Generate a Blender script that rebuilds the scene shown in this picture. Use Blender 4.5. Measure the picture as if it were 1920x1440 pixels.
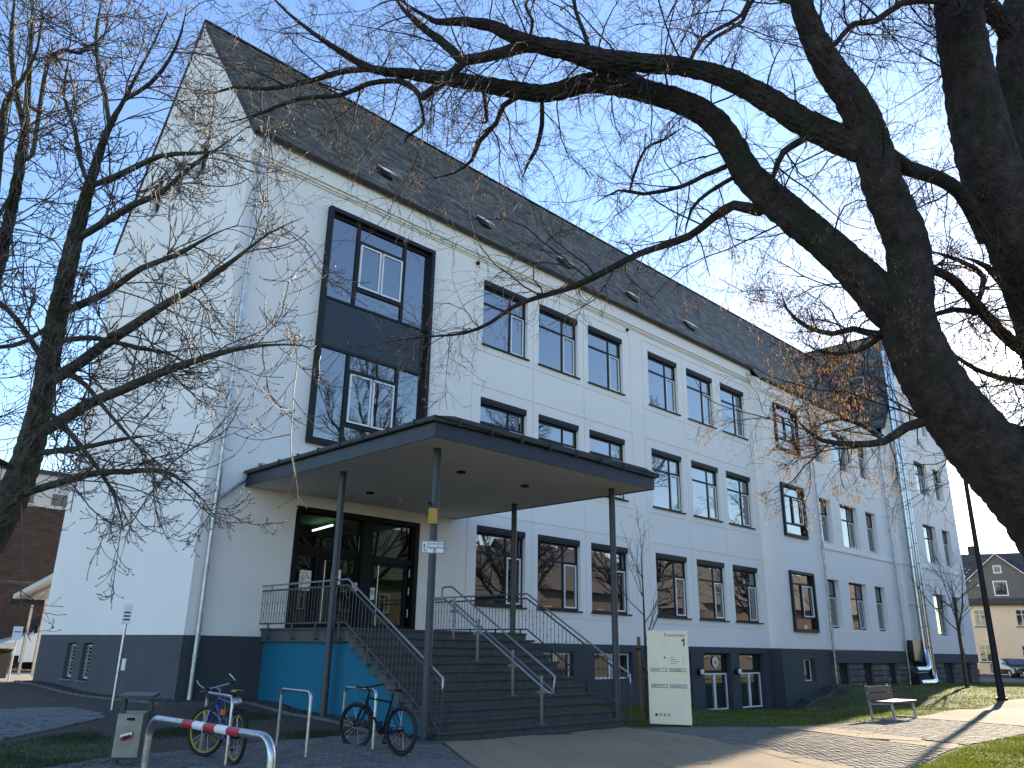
import bpy, bmesh, math, random
import numpy as np
from mathutils import Vector, Matrix
from mathutils.geometry import tessellate_polygon
random.seed(7); rng = np.random.default_rng(11)
R = math.radians
for o in list(bpy.data.objects): bpy.data.objects.remove(o)
scene = bpy.context.scene
col = scene.collection
# ------------------------------------------------------------------ camera
cam_d = bpy.data.cameras.new('camera'); cam = bpy.data.objects.new('camera', cam_d); col.objects.link(cam)
CAM = Vector((-7.910, -18.512, 1.247))
_r = Vector((0.71036698, -0.70365348, 0.01582809)); _u = Vector((-0.23298625, -0.2138696, 0.94867128)); _f = Vector((0.66415071, 0.67759248, 0.31586749))
cam.matrix_world = Matrix(((_r.x, _u.x, -_f.x, CAM.x), (_r.y, _u.y, -_f.y, CAM.y), (_r.z, _u.z, -_f.z, CAM.z), (0, 0, 0, 1)))
cam_d.sensor_width = 36; cam_d.lens = 1483.93 / 1920 * 36; cam_d.clip_end = 3000; cam_d.clip_start = 0.05
scene.camera = cam
# ------------------------------------------------------------------ world, sun, exposure
SUN_EL, SUN_AZ = R(17.3), R(11.8)            # azimuth measured from +x towards +y
SUN_DIR = Vector((math.cos(SUN_EL) * math.cos(SUN_AZ), math.cos(SUN_EL) * math.sin(SUN_AZ), math.sin(SUN_EL)))
world = bpy.data.worlds.new('World'); scene.world = world; world.use_nodes = True
wt = world.node_tree; wt.nodes.clear()
sky = wt.nodes.new('ShaderNodeTexSky'); sky.sky_type = 'NISHITA'; sky.sun_disc = False
sky.sun_elevation = SUN_EL; sky.sun_rotation = math.pi / 2 - SUN_AZ
sky.air_density = 1.0; sky.dust_density = 0.2; sky.ozone_density = 1.6; sky.altitude = 250
bg = wt.nodes.new('ShaderNodeBackground'); bg.inputs[1].default_value = 0.15
wo = wt.nodes.new('ShaderNodeOutputWorld')
hs = wt.nodes.new('ShaderNodeHueSaturation'); hs.inputs['Saturation'].default_value = 1.1; hs.inputs['Hue'].default_value = 0.508; wt.links.new(sky.outputs[0], hs.inputs['Color'])
# the sun's own disc and aureole, low in the sky on the right
tcw = wt.nodes.new('ShaderNodeTexCoord'); dp = wt.nodes.new('ShaderNodeVectorMath'); dp.operation = 'DOT_PRODUCT'; dp.inputs[1].default_value = SUN_DIR; wt.links.new(tcw.outputs['Generated'], dp.inputs[0])
acc = hs.outputs[0]
for power, amp, tint in ((20000, 120.0, (1, .95, .85, 1)), (1600, 2.6, (1, .82, .55, 1))):
    mx0 = wt.nodes.new('ShaderNodeMath'); mx0.operation = 'MAXIMUM'; mx0.inputs[1].default_value = 0.0; wt.links.new(dp.outputs['Value'], mx0.inputs[0])
    pw = wt.nodes.new('ShaderNodeMath'); pw.operation = 'POWER'; pw.inputs[1].default_value = power; wt.links.new(mx0.outputs[0], pw.inputs[0])
    ml = wt.nodes.new('ShaderNodeMath'); ml.operation = 'MULTIPLY'; ml.inputs[1].default_value = amp; wt.links.new(pw.outputs[0], ml.inputs[0])
    mc = wt.nodes.new('ShaderNodeMix'); mc.data_type = 'RGBA'; mc.blend_type = 'ADD'; mc.clamp_result = False; mc.inputs[7].default_value = tint; wt.links.new(ml.outputs[0], mc.inputs[0]); mc.clamp_factor = False; wt.links.new(acc, mc.inputs[6]); acc = mc.outputs[2]
wt.links.new(acc, bg.inputs[0]); wt.links.new(bg.outputs[0], wo.inputs[0])
sun_d = bpy.data.lights.new('sun', 'SUN'); sun_d.energy = 5.0; sun_d.angle = R(0.55); sun_d.color = (1, 0.83, 0.6)
sun = bpy.data.objects.new('sun', sun_d); col.objects.link(sun)
sun.rotation_euler = (-SUN_DIR).to_track_quat('-Z', 'Y').to_euler(); sun.location = (30, 0, 40)
scene.view_settings.view_transform = 'Standard'; scene.view_settings.look = 'None'
scene.view_settings.exposure = 1.42; scene.view_settings.gamma = 1.0; scene.view_settings.use_curve_mapping = False
scene.render.resolution_x = 1024; scene.render.resolution_y = 768
# ------------------------------------------------------------------ materials
def nmat(name):
    m = bpy.data.materials.new(name); m.use_nodes = True
    return m, m.node_tree, m.node_tree.nodes['Principled BSDF']
def mat(name, c, rough=0.7, metal=0.0, var=0.12, scale=4.0, bump=0.0, bscale=60.0, c2=None, ior=None, coat=0.0, streak=False, spec=None):
    m, t, b = nmat(name)
    N = t.nodes.new; L = t.links.new
    b.inputs['Roughness'].default_value = rough; b.inputs['Metallic'].default_value = metal
    if ior: b.inputs['IOR'].default_value = ior
    if spec is not None: b.inputs['Specular IOR Level'].default_value = spec
    if coat: b.inputs['Coat Weight'].default_value = coat
    tc = N('ShaderNodeTexCoord')
    no = N('ShaderNodeTexNoise'); no.inputs['Scale'].default_value = scale; no.inputs['Detail'].default_value = 6
    if streak:
        mp = N('ShaderNodeMapping'); mp.inputs['Scale'].default_value = (1, 1, 0.18); L(tc.outputs['Object'], mp.inputs[0]); L(mp.outputs[0], no.inputs[0])
    else: L(tc.outputs['Object'], no.inputs[0])
    rp = N('ShaderNodeValToRGB'); rp.color_ramp.elements[0].position = 0.3; rp.color_ramp.elements[1].position = 0.7
    ca = [max(0, x * (1 - var)) for x in c]; cb = [min(1, x * (1 + var)) for x in (c2 or c)]
    rp.color_ramp.elements[0].color = (*ca, 1); rp.color_ramp.elements[1].color = (*cb, 1)
    L(no.outputs[0], rp.inputs[0]); L(rp.outputs[0], b.inputs['Base Color'])
    if bump:
        n2 = N('ShaderNodeTexNoise'); n2.inputs['Scale'].default_value = bscale; n2.inputs['Detail'].default_value = 4; L(tc.outputs['Object'], n2.inputs[0])
        bp = N('ShaderNodeBump'); bp.inputs['Strength'].default_value = bump; bp.inputs['Distance'].default_value = 0.02
        L(n2.outputs[0], bp.inputs['Height']); L(bp.outputs[0], b.inputs['Normal'])
    return m
def island_mat(name, cols, rough=0.7, bump=0.3, bscale=40, metal=0.0):
    """colour differs from piece to piece"""
    m, t, b = nmat(name); N = t.nodes.new; L = t.links.new
    g = N('ShaderNodeNewGeometry'); oi = N('ShaderNodeObjectInfo'); ad = N('ShaderNodeMath'); ad.operation = 'ADD'; fr = N('ShaderNodeMath'); fr.operation = 'FRACT'
    L(g.outputs['Random Per Island'], ad.inputs[0]); L(oi.outputs['Random'], ad.inputs[1]); L(ad.outputs[0], fr.inputs[0])
    rp = N('ShaderNodeValToRGB'); e = rp.color_ramp.elements
    e[0].color = (*cols[0], 1); e[1].position = 1.0; e[1].color = (*cols[-1], 1)
    for i, c in enumerate(cols[1:-1], 1): el = e.new(i / (len(cols) - 1)); el.color = (*c, 1)
    L(fr.outputs[0], rp.inputs[0])
    tc = N('ShaderNodeTexCoord'); no = N('ShaderNodeTexNoise'); no.inputs['Scale'].default_value = bscale; no.inputs['Detail'].default_value = 5
    L(g.outputs['Position'], no.inputs[0])
    mx = N('ShaderNodeMix'); mx.data_type = 'RGBA'; mx.blend_type = 'MULTIPLY'; mx.inputs[0].default_value = 0.5
    mr = N('ShaderNodeMapRange'); mr.inputs[1].default_value = 0.3; mr.inputs[2].default_value = 0.7; mr.inputs[3].default_value = 0.45; mr.inputs[4].default_value = 1.3
    L(no.outputs[0], mr.inputs[0]); L(rp.outputs[0], mx.inputs[6]); L(mr.outputs[0], mx.inputs[7]); L(mx.outputs[2], b.inputs['Base Color'])
    bp = N('ShaderNodeBump'); bp.inputs['Strength'].default_value = bump; bp.inputs['Distance'].default_value = 0.02
    L(no.outputs[0], bp.inputs['Height']); L(bp.outputs[0], b.inputs['Normal'])
    b.inputs['Roughness'].default_value = rough; b.inputs['Metallic'].default_value = metal; b.inputs['Specular IOR Level'].default_value = 0.25
    return m
def glass_mat(name, tint, ior=2.6, wav=0.02):
    m, t, b = nmat(name); N = t.nodes.new; L = t.links.new
    b.inputs['Base Color'].default_value = (*tint, 1); b.inputs['Roughness'].default_value = 0.015; b.inputs['IOR'].default_value = ior
    g = N('ShaderNodeNewGeometry'); no = N('ShaderNodeTexNoise'); no.inputs['Scale'].default_value = 1.3; no.inputs['Detail'].default_value = 1
    L(g.outputs['Position'], no.inputs[0]); bp = N('ShaderNodeBump'); bp.inputs['Strength'].default_value = wav; bp.inputs['Distance'].default_value = 0.1
    L(no.outputs[0], bp.inputs['Height']); L(bp.outputs[0], b.inputs['Normal'])
    return m
def leafy(name, c1, c2, trans=0.5, scale=3.0, rough=0.8):
    m, t, b = nmat(name); N = t.nodes.new; L = t.links.new
    g = N('ShaderNodeNewGeometry'); no = N('ShaderNodeTexNoise'); no.inputs['Scale'].default_value = scale; no.inputs['Detail'].default_value = 5; L(g.outputs['Position'], no.inputs[0])
    ad = N('ShaderNodeMath'); ad.operation = 'MULTIPLY_ADD'; L(g.outputs['Random Per Island'], ad.inputs[0]); ad.inputs[1].default_value = 0.5; 
    sb = N('ShaderNodeMath'); sb.operation = 'SUBTRACT'; L(no.outputs[0], sb.inputs[0]); sb.inputs[1].default_value = 0.25; L(sb.outputs[0], ad.inputs[2])
    rp = N('ShaderNodeValToRGB'); rp.color_ramp.elements[0].position = 0.15; rp.color_ramp.elements[1].position = 0.8
    rp.color_ramp.elements[0].color = (*c1, 1); rp.color_ramp.elements[1].color = (*c2, 1); L(ad.outputs[0], rp.inputs[0])
    L(rp.outputs[0], b.inputs['Base Color']); b.inputs['Roughness'].default_value = rough
    tr = N('ShaderNodeBsdfTranslucent'); L(rp.outputs[0], tr.inputs[0]); mx = N('ShaderNodeMixShader'); mx.inputs[0].default_value = trans
    L(b.outputs[0], mx.inputs[1]); L(tr.outputs[0], mx.inputs[2]); L(mx.outputs[0], t.nodes['Material Output'].inputs[0])
    return m
def bark_mat(name, c1, c2, moss=None):
    m, t, b = nmat(name); N = t.nodes.new; L = t.links.new
    tc = N('ShaderNodeTexCoord'); no = N('ShaderNodeTexNoise'); no.inputs['Scale'].default_value = 9; no.inputs['Detail'].default_value = 8; no.inputs['Roughness'].default_value = 0.7
    L(tc.outputs['Object'], no.inputs[0]); rp = N('ShaderNodeValToRGB'); rp.color_ramp.elements[0].position = 0.35; rp.color_ramp.elements[1].position = 0.68
    rp.color_ramp.elements[0].color = (*c1, 1); rp.color_ramp.elements[1].color = (*c2, 1); L(no.outputs[0], rp.inputs[0])
    out = rp.outputs[0]
    if moss:
        n3 = N('ShaderNodeTexNoise'); n3.inputs['Scale'].default_value = 2.5; n3.inputs['Detail'].default_value = 5; L(tc.outputs['Object'], n3.inputs[0])
        r3 = N('ShaderNodeValToRGB'); r3.color_ramp.elements[0].position = 0.5; r3.color_ramp.elements[1].position = 0.64; L(n3.outputs[0], r3.inputs[0])
        mx = N('ShaderNodeMix'); mx.data_type = 'RGBA'; L(r3.outputs[0], mx.inputs[0]); L(out, mx.inputs[6]); mx.inputs[7].default_value = (*moss, 1); out = mx.outputs[2]
    L(out, b.inputs['Base Color']); b.inputs['Roughness'].default_value = 0.9
    vo = N('ShaderNodeTexNoise'); vo.inputs['Scale'].default_value = 28; vo.inputs['Detail'].default_value = 6; vo.inputs['Distortion'].default_value = 1.2; L(tc.outputs['Object'], vo.inputs[0])
    bp = N('ShaderNodeBump'); bp.inputs['Strength'].default_value = 1.0; bp.inputs['Distance'].default_value = 0.04
    L(vo.outputs[0], bp.inputs['Height']); L(bp.outputs[0], b.inputs['Normal'])
    return m
def emit_mat(name, c, s):
    m, t, b = nmat(name); b.inputs['Emission Color'].default_value = (*c, 1); b.inputs['Emission Strength'].default_value = s; return m

M = {}
M['white'] = mat('white_render', (0.88, 0.825, 0.765), 0.9, var=0.02, scale=0.7, bump=0.22, bscale=70)
M['plinth'] = mat('plinth_render', (0.048, 0.056, 0.066), 0.85, var=0.1, scale=1.5, bump=0.2, bscale=80)
M['plinth_side'] = mat('plinth_render_grey', (0.068, 0.075, 0.086), 0.85, var=0.1, scale=1.5, bump=0.2, bscale=80)
M['anthracite'] = mat('anthracite_metal', (0.013, 0.015, 0.017), 0.6, var=0.1, scale=3, spec=.3)
M['panel'] = mat('spandrel_panel', (0.012, 0.017, 0.022), 0.3, var=0.15, scale=2)
M['fascia'] = mat('fascia_metal', (0.02, 0.026, 0.036), 0.5, var=0.12, scale=2)
M['whiteframe'] = mat('white_frame', (0.8, 0.8, 0.8), 0.4, var=0.03)
M['glass'] = glass_mat('window_glass', (0.012, 0.015, 0.018), 3.0)
M['glass_house'] = glass_mat('house_glass', (0.03, 0.04, 0.05), 1.7)
M['soffit'] = mat('soffit_paint', (0.72, 0.67, 0.57), 0.9, var=0.04, scale=1)
M['slate'] = island_mat('slate', [(0.06, 0.06, 0.06), (0.15, 0.148, 0.142), (0.09, 0.09, 0.089), (0.23, 0.22, 0.2)], 0.5, 0.5, 25)
M['slate_base'] = mat('roof_underlay', (0.03, 0.032, 0.035), 0.8)
M['zinc'] = mat('zinc', (0.34, 0.37, 0.40), 0.38, 0.9, var=0.25, scale=5)
M['gutter'] = mat('weathered_gutter', (0.045, 0.045, 0.042), 0.75, 0.0, var=0.2, scale=5)
M['steel'] = mat('galvanised_steel', (0.48, 0.5, 0.52), 0.33, 0.95, var=0.2, scale=18)
M['inox'] = mat('stainless_steel', (0.3, 0.32, 0.35), 0.34, 0.75, var=0.06, scale=9)
M['flue'] = mat('polished_flue', (0.42, 0.45, 0.48), 0.26, 1.0, var=0.04, scale=3)
M['blue'] = mat('turquoise_paint', (0.0, 0.115, 0.2), 0.85, var=0.06, scale=1.5, bump=0.15, bscale=80)
M['stepstone'] = mat('step_basalt', (0.066, 0.07, 0.074), 0.75, var=0.25, scale=6, bump=0.15, bscale=60)
M['treadstone'] = mat('tread_basalt', (0.05, 0.052, 0.052), 0.7, var=0.3, scale=7, bump=0.15, bscale=60)
M['ironpaint'] = mat('railing_paint', (0.04, 0.046, 0.055), 0.5, var=0.1)
M['stone'] = island_mat('rubble_stone', [(0.10, 0.098, 0.092), (0.17, 0.165, 0.15), (0.13, 0.125, 0.115), (0.2, 0.19, 0.17)], 0.9, 0.8, 12)
M['dark'] = mat('dark_cavity', (0.01, 0.01, 0.011), 0.9)
M['black'] = mat('black_plastic', (0.009, 0.009, 0.01), 0.6, spec=.2)
M['rubber'] = mat('rubber', (0.014, 0.014, 0.015), 0.8)
M['concrete'] = mat('concrete_edging', (0.1, 0.097, 0.09), 0.9, var=0.3, scale=8, bump=0.3)
M['cobble'] = island_mat('grey_setts', [(0.105, 0.102, 0.098), (0.16, 0.155, 0.145), (0.13, 0.127, 0.12), (0.2, 0.185, 0.165)], 0.85, 0.5, 30)
M['cobble_warm'] = island_mat('warm_setts', [(0.11, 0.1, 0.088), (0.18, 0.155, 0.128), (0.145, 0.13, 0.11), (0.22, 0.19, 0.155)], 0.85, 0.5, 30)
M['paver'] = island_mat('concrete_pavers', [(0.12, 0.125, 0.13), (0.17, 0.175, 0.18), (0.145, 0.15, 0.155)], 0.85, 0.3, 30)
M['slab'] = island_mat('path_slabs', [(0.29, 0.225, 0.145), (0.315, 0.248, 0.163), (0.275, 0.215, 0.14)], 0.9, 0.6, 70)
M['joint'] = mat('joint_sand', (0.045, 0.043, 0.038), 0.95, var=0.35, scale=5)
M['pebble'] = island_mat('dark_pebbles', [(0.03, 0.032, 0.035), (0.07, 0.072, 0.075), (0.05, 0.052, 0.056)], 0.7, 0.3, 30)
M['grass'] = leafy('grass_blades', (0.055, 0.085, 0.01), (0.15, 0.19, 0.022), 0.64, 1.2)
M['grass_dark'] = leafy('dark_grass_blades', (0.02, 0.032, 0.009), (0.06, 0.08, 0.022), 0.35, 1.5)  # darker green, less translucent blades for the strips and tufts on the left
M['turf'] = mat('turf_soil', (0.035, 0.05, 0.012), 0.95, var=0.4, scale=1.5, c2=(0.055, 0.06, 0.02), bump=0.5, bscale=25)
M['leaf_litter'] = leafy('leaf_litter', (0.06, 0.03, 0.012), (0.17, 0.09, 0.04), 0.3, 3)
M['bark'] = bark_mat('dark_bark', (0.013, 0.0095, 0.0085), (0.08, 0.056, 0.044), (0.022, 0.026, 0.010))
M['twig'] = mat('dark_twig', (0.03, 0.022, 0.018), 0.8, var=0.3)
M['bark2'] = bark_mat('grey_green_bark', (0.03, 0.027, 0.02), (0.12, 0.11, 0.08), (0.05, 0.055, 0.026))
M['twig2'] = mat('brown_twig', (0.085, 0.064, 0.05), 0.5, var=0.35)
M['seed'] = leafy('dry_seeds', (0.14, 0.07, 0.025), (0.36, 0.21, 0.09), 0.55, 6)
M['wood'] = mat('stake_wood', (0.16, 0.10, 0.05), 0.85, var=0.3, scale=12)
M['plank'] = island_mat('bench_planks', [(0.12, 0.07, 0.055), (0.16, 0.1, 0.08)], 0.6, 0.3, 25)
M['champagne'] = mat('brushed_champagne_panel', (0.72, 0.64, 0.51), 0.45, 0.25, var=0.05, scale=2)
M['ink'] = mat('printed_ink', (0.03, 0.025, 0.03), 0.6, var=0.0)
M['red'] = mat('reflective_red', (0.42, 0.025, 0.03), 0.45, var=0.05)
M['yellow'] = mat('yellow_plastic', (0.4, 0.3, 0.04), 0.55, var=0.1)
M['brickred'] = island_mat('brown_brick', [(0.05, 0.037, 0.031), (0.085, 0.058, 0.048), (0.065, 0.046, 0.04), (0.1, 0.072, 0.06)], 0.9, 0.4, 20)
M['mortar'] = mat('mortar', (0.1, 0.09, 0.08), 0.95, var=0.15)
M['cream'] = mat('cream_render', (0.62, 0.6, 0.53), 0.9, var=0.06)
M['yellowhouse'] = mat('yellow_render', (0.74, 0.6, 0.42), 0.9, var=0.07, scale=0.6)
M['redhouse'] = mat('terracotta_render', (0.15, 0.08, 0.06), 0.9, var=0.12, scale=0.7)
M['brownhouse'] = mat('ochre_render', (0.17, 0.135, 0.1), 0.9, var=0.12, scale=0.7)
M['tileroof'] = mat('dark_roof_tiles', (0.07, 0.06, 0.055), 0.8, var=0.3, scale=3)
M['bluebike'] = mat('blue_paint', (0.02, 0.03, 0.22), 0.3, var=0.05, coat=0.5)
M['vanwhite'] = mat('van_paint', (0.72, 0.75, 0.76), 0.3, var=0.03, coat=0.5)
M['carblue'] = mat('dark_blue_paint', (0.012, 0.016, 0.03), 0.2, var=0.05, coat=0.7)
M['carred'] = mat('maroon_paint', (0.07, 0.008, 0.012), 0.22, var=0.05, coat=0.7)
M['hatch'] = mat('hatch_lid_grey', (.55, .56, .55), .5)
M['binmetal'] = mat('bin_metal', (.2, .205, .2), .4, .7, var=.15, scale=6)
M['green'] = mat('green_cable', (0.08, 0.32, 0.12), 0.5)
M['orange'] = mat('orange_plastic', (0.75, 0.13, 0.03), 0.5)
M['teal'] = mat('teal_patch', (0.05, 0.42, 0.45), 0.5, var=0); M['lime'] = mat('lime_patch', (0.25, 0.4, 0.02), 0.5, var=0)
M['ochre'] = mat('ochre_patch', (0.6, 0.27, 0.03), 0.5, var=0); M['maroon'] = mat('maroon_patch', (0.10, 0.015, 0.03), 0.5, var=0)
M['hallgreen'] = mat('hall_green_paint', (0.06, 0.2, 0.1), 0.8); M['hallfloor'] = mat('hall_floor', (0.12, 0.1, 0.08), 0.4)
M['tube'] = emit_mat('lit_tube', (1, 0.9, 0.7), 3.0)
def clear_glass(name):
    m, t, b = nmat(name); N = t.nodes.new; L = t.links.new
    tr = N('ShaderNodeBsdfTransparent'); tr.inputs[0].default_value = (0.6, 0.68, 0.65, 1); gl = N('ShaderNodeBsdfGlossy'); gl.inputs['Roughness'].default_value = 0.01
    fr = N('ShaderNodeFresnel'); fr.inputs[0].default_value = 1.65; mx = N('ShaderNodeMixShader'); L(fr.outputs[0], mx.inputs[0]); L(tr.outputs[0], mx.inputs[1]); L(gl.outputs[0], mx.inputs[2])
    L(mx.outputs[0], t.nodes['Material Output'].inputs[0]); return m
M['doorglass'] = clear_glass('door_glass')
# ------------------------------------------------------------------ mesh helpers
class MB:
    def __init__(s): s.v = []; s.f = []
    def add(s, vs, fs):
        o = len(s.v); s.v += [tuple(v) for v in vs]; s.f += [tuple(i + o for i in f) for f in fs]; return s
    def box(s, x0, x1, y0, y1, z0, z1):
        return s.add([(x0, y0, z0), (x1, y0, z0), (x1, y1, z0), (x0, y1, z0), (x0, y0, z1), (x1, y0, z1), (x1, y1, z1), (x0, y1, z1)],
              [(0, 3, 2, 1), (4, 5, 6, 7), (0, 1, 5, 4), (1, 2, 6, 5), (2, 3, 7, 6), (3, 0, 4, 7)])
    def bar(s, a, b, w, h=None, up=(0, 0, 1)):
        a = Vector(a); b = Vector(b); d = (b - a).normalized(); u = Vector(up)
        if abs(d.dot(u)) > 0.98: u = Vector((0, 1, 0))
        r = d.cross(u).normalized(); u = r.cross(d); h = h or w
        vs = [p + r * (sx * w / 2) + u * (sy * h / 2) for p in (a, b) for sx, sy in ((-1, -1), (1, -1), (1, 1), (-1, 1))]
        return s.add(vs, [(3, 2, 1, 0), (4, 5, 6, 7), (0, 1, 5, 4), (1, 2, 6, 5), (2, 3, 7, 6), (3, 0, 4, 7)])
    def tube(s, pts, r, n=8, caps=True):
        P = [Vector(p) for p in pts]; k = len(P)
        rr = r if isinstance(r, (list, tuple)) else [r] * k
        T = [(P[min(i + 1, k - 1)] - P[max(i - 1, 0)]).normalized() for i in range(k)]
        a = Vector((0, 0, 1)) if abs(T[0].z) < 0.9 else Vector((1, 0, 0)); u = T[0].cross(a).normalized(); vs = []
        for i in range(k):
            u = (u - T[i] * u.dot(T[i])).normalized(); w = T[i].cross(u)
            for j in range(n):
                t = 2 * math.pi * j / n; vs.append(P[i] + (u * math.cos(t) + w * math.sin(t)) * rr[i])
        fs = [(i * n + j, i * n + (j + 1) % n, (i + 1) * n + (j + 1) % n, (i + 1) * n + j) for i in range(k - 1) for j in range(n)]
        if caps: fs += [tuple(range(n - 1, -1, -1)), tuple((k - 1) * n + j for j in range(n))]
        return s.add(vs, fs)
    def ring(s, c, nrm, rad, r, n=28, m=6):
        nrm = Vector(nrm).normalized(); a = Vector((0, 0, 1)) if abs(nrm.z) < 0.9 else Vector((1, 0, 0)); u = nrm.cross(a).normalized(); w = nrm.cross(u); c = Vector(c); vs = []
        for i in range(n):
            t = 2 * math.pi * i / n; d = u * math.cos(t) + w * math.sin(t)
            for j in range(m):
                q = 2 * math.pi * j / m; vs.append(c + d * (rad + r * math.cos(q)) + nrm * (r * math.sin(q)))
        return s.add(vs, [(i * m + j, i * m + (j + 1) % m, ((i + 1) % n) * m + (j + 1) % m, ((i + 1) % n) * m + j) for i in range(n) for j in range(m)])
    def ball(s, c, r, n=8, m=5):
        c = Vector(c); vs = [c + Vector((0, 0, r))]
        for i in range(1, m):
            a = math.pi * i / m
            for j in range(n):
                b = 2 * math.pi * j / n; vs.append(c + Vector((math.sin(a) * math.cos(b), math.sin(a) * math.sin(b), math.cos(a))) * r)
        vs.append(c - Vector((0, 0, r))); e = len(vs) - 1
        fs = [(0, 1 + j, 1 + (j + 1) % n) for j in range(n)] + [(e, 1 + (m - 2) * n + (j + 1) % n, 1 + (m - 2) * n + j) for j in range(n)]
        fs += [(1 + i * n + j, 1 + (i + 1) * n + j, 1 + (i + 1) * n + (j + 1) % n, 1 + i * n + (j + 1) % n) for i in range(m - 2) for j in range(n)]
        return s.add(vs, fs)
    def prism(s, poly, d0, d1, axis='x'):
        """polygon of (a,b) extruded: axis x -> (d,a,b); y -> (a,d,b); z -> (a,b,d)"""
        def q(a, b, d): return (d, a, b) if axis == 'x' else ((a, d, b) if axis == 'y' else (a, b, d))
        n = len(poly); vs = [q(a, b, d0) for a, b in poly] + [q(a, b, d1) for a, b in poly]
        return s.add(vs, [tuple(range(n - 1, -1, -1)), tuple(range(n, 2 * n))] + [(i, (i + 1) % n, n + (i + 1) % n, n + i) for i in range(n)])
    def mesh(s, name, material, smooth=False, bevel=0):
        me = bpy.data.meshes.new(name); me.from_pydata(s.v, [], s.f); me.materials.append(material)
        bm = bmesh.new(); bm.from_mesh(me); bmesh.ops.recalc_face_normals(bm, faces=bm.faces)
        if bevel: bmesh.ops.bevel(bm, geom=[e for e in bm.edges if len(e.link_faces) == 2 and e.calc_face_angle(0) > 0.6], offset=bevel, segments=2, affect='EDGES', profile=0.6)
        bm.to_mesh(me); bm.free()
        if smooth: smooth_mesh(me)
        return me
    def build(s, name, material, parent=None, smooth=False, bevel=0, loc=None, rz=0):
        return obj(name, s.mesh(name, material, smooth, bevel), parent, loc, rz)
def smooth_mesh(me, ang=40):
    me.polygons.foreach_set('use_smooth', [True] * len(me.polygons))
    me.set_sharp_from_angle(angle=R(ang))
def obj(name, me, parent=None, loc=None, rz=0):
    o = bpy.data.objects.new(name, me); col.objects.link(o)
    if parent is not None: o.parent = parent
    if loc is not None: o.location = loc
    if rz: o.rotation_euler = (0, 0, rz)
    return o
def tag(o, label=None, cat=None, group=None, kind=None):
    if label: o['label'] = label
    if cat: o['category'] = cat
    if group: o['group'] = group
    if kind: o['kind'] = kind
    return o
def thing(name, label, cat, loc=(0, 0, 0), rz=0, group=None):
    o = bpy.data.objects.new(name, None); col.objects.link(o); o.empty_display_size = 0.2
    o.location = loc; o.rotation_euler = (0, 0, rz); return tag(o, label, cat, group)
def structure(o): o['kind'] = 'structure'; return o
def copy_tree(o, parent=None):
    c = o.copy(); col.objects.link(c); c.parent = parent
    for ch in o.children: copy_tree(ch, c)
    return c
def text_mesh(name, s, size, material, align='LEFT', bold=0.0):
    cu = bpy.data.curves.new(name, 'FONT'); cu.body = s; cu.size = size; cu.align_x = align; cu.extrude = 0.0008; cu.offset = bold
    t = bpy.data.objects.new(name, cu); col.objects.link(t); bpy.context.view_layer.update()
    me = bpy.data.meshes.new_from_object(t.evaluated_get(bpy.context.evaluated_depsgraph_get())); bpy.data.objects.remove(t)
    me.materials.clear(); me.materials.append(material); me.name = name
    return me
def text_on(name, s, size, material, parent, loc, rot=(R(90), 0, 0), align='LEFT', bold=0.0):
    o = obj(name, text_mesh(name, s, size, material, align, bold), parent, loc); o.rotation_euler = rot; return o
def big_mesh(name, V, F, material, smooth=False):
    """numpy verts (n,3) and quads/tris (m,k)"""
    me = bpy.data.meshes.new(name); n, m, k = len(V), len(F), F.shape[1]
    me.vertices.add(n); me.vertices.foreach_set('co', np.ascontiguousarray(V, np.float32).ravel())
    me.loops.add(m * k); me.loops.foreach_set('vertex_index', np.ascontiguousarray(F, np.int32).ravel())
    me.polygons.add(m); me.polygons.foreach_set('loop_start', np.arange(0, m * k, k, dtype=np.int32))
    try: me.polygons.foreach_set('loop_total', np.full(m, k, np.int32))
    except Exception: pass
    me.materials.append(material); me.update(calc_edges=True)
    if smooth: me.polygons.foreach_set('use_smooth', np.ones(m, bool))
    me.validate(); return me
# ------------------------------------------------------------------ terrain
CTRL = np.array([(0, 0, 0), (0, 10, 0), (-5, 6, -.05), (-5, 0, -.14), (-1.5, 0, -.1), (2, 0, -.05), (2, -3.5, -.17), (0, -4, -.2), (0, -6.3, -.31), (2, -7, -.36), (4.5, -7.3, -.37), (7, -7, -.36), (0, -8, -.4), (-2, -7, -.36),
 (-4, -6, -.33), (-5, -12, -.44), (-8, -18, -.45), (-1, -15, -.45), (4, -10, -.41), (5, -13, -.43), (8, -7.6, -.36), (10, -9, -.38), (15, -10, -.4), (20, -10, -.4), (28, -9, -.37), (40, -9, -.35), (15, -14, -.42), (25, -14, -.42),
 (9, -3, -.3), (8, 0, -.2), (12, 0, -.35), (15, -.1, -.6), (18, -.1, -1.0), (22, 0, -1.12), (25, 0, -1.14), (26.8, -.6, -1.13), (29, -.6, -.7), (31.5, -.6, -.22), (36, -.6, -.28), (44, -.6, -.38), (52, -.6, -.45), (13, -5, -.45),
 (18, -5, -.62), (22, -3.5, -.9), (26, -4, -.72), (30, -4, -.36), (36, -4, -.32), (60, -5, -.4), (80, 5, -.3), (0, 25, 0), (12, 25, 0), (-15, 15, 0), (60, -20, -.4), (-20, -10, -.3), (10, -30, -.4), (40, -30, -.4)])
def gz(x, y):
    x = np.asarray(x, float); y = np.asarray(y, float)
    d2 = (x[..., None] - CTRL[:, 0]) ** 2 + (y[..., None] - CTRL[:, 1]) ** 2 + 0.15
    w = d2 ** -1.6
    return (w * CTRL[:, 2]).sum(-1) / w.sum(-1)
def g1(x, y): return float(gz(np.array([x]), np.array([y]))[0])
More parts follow.
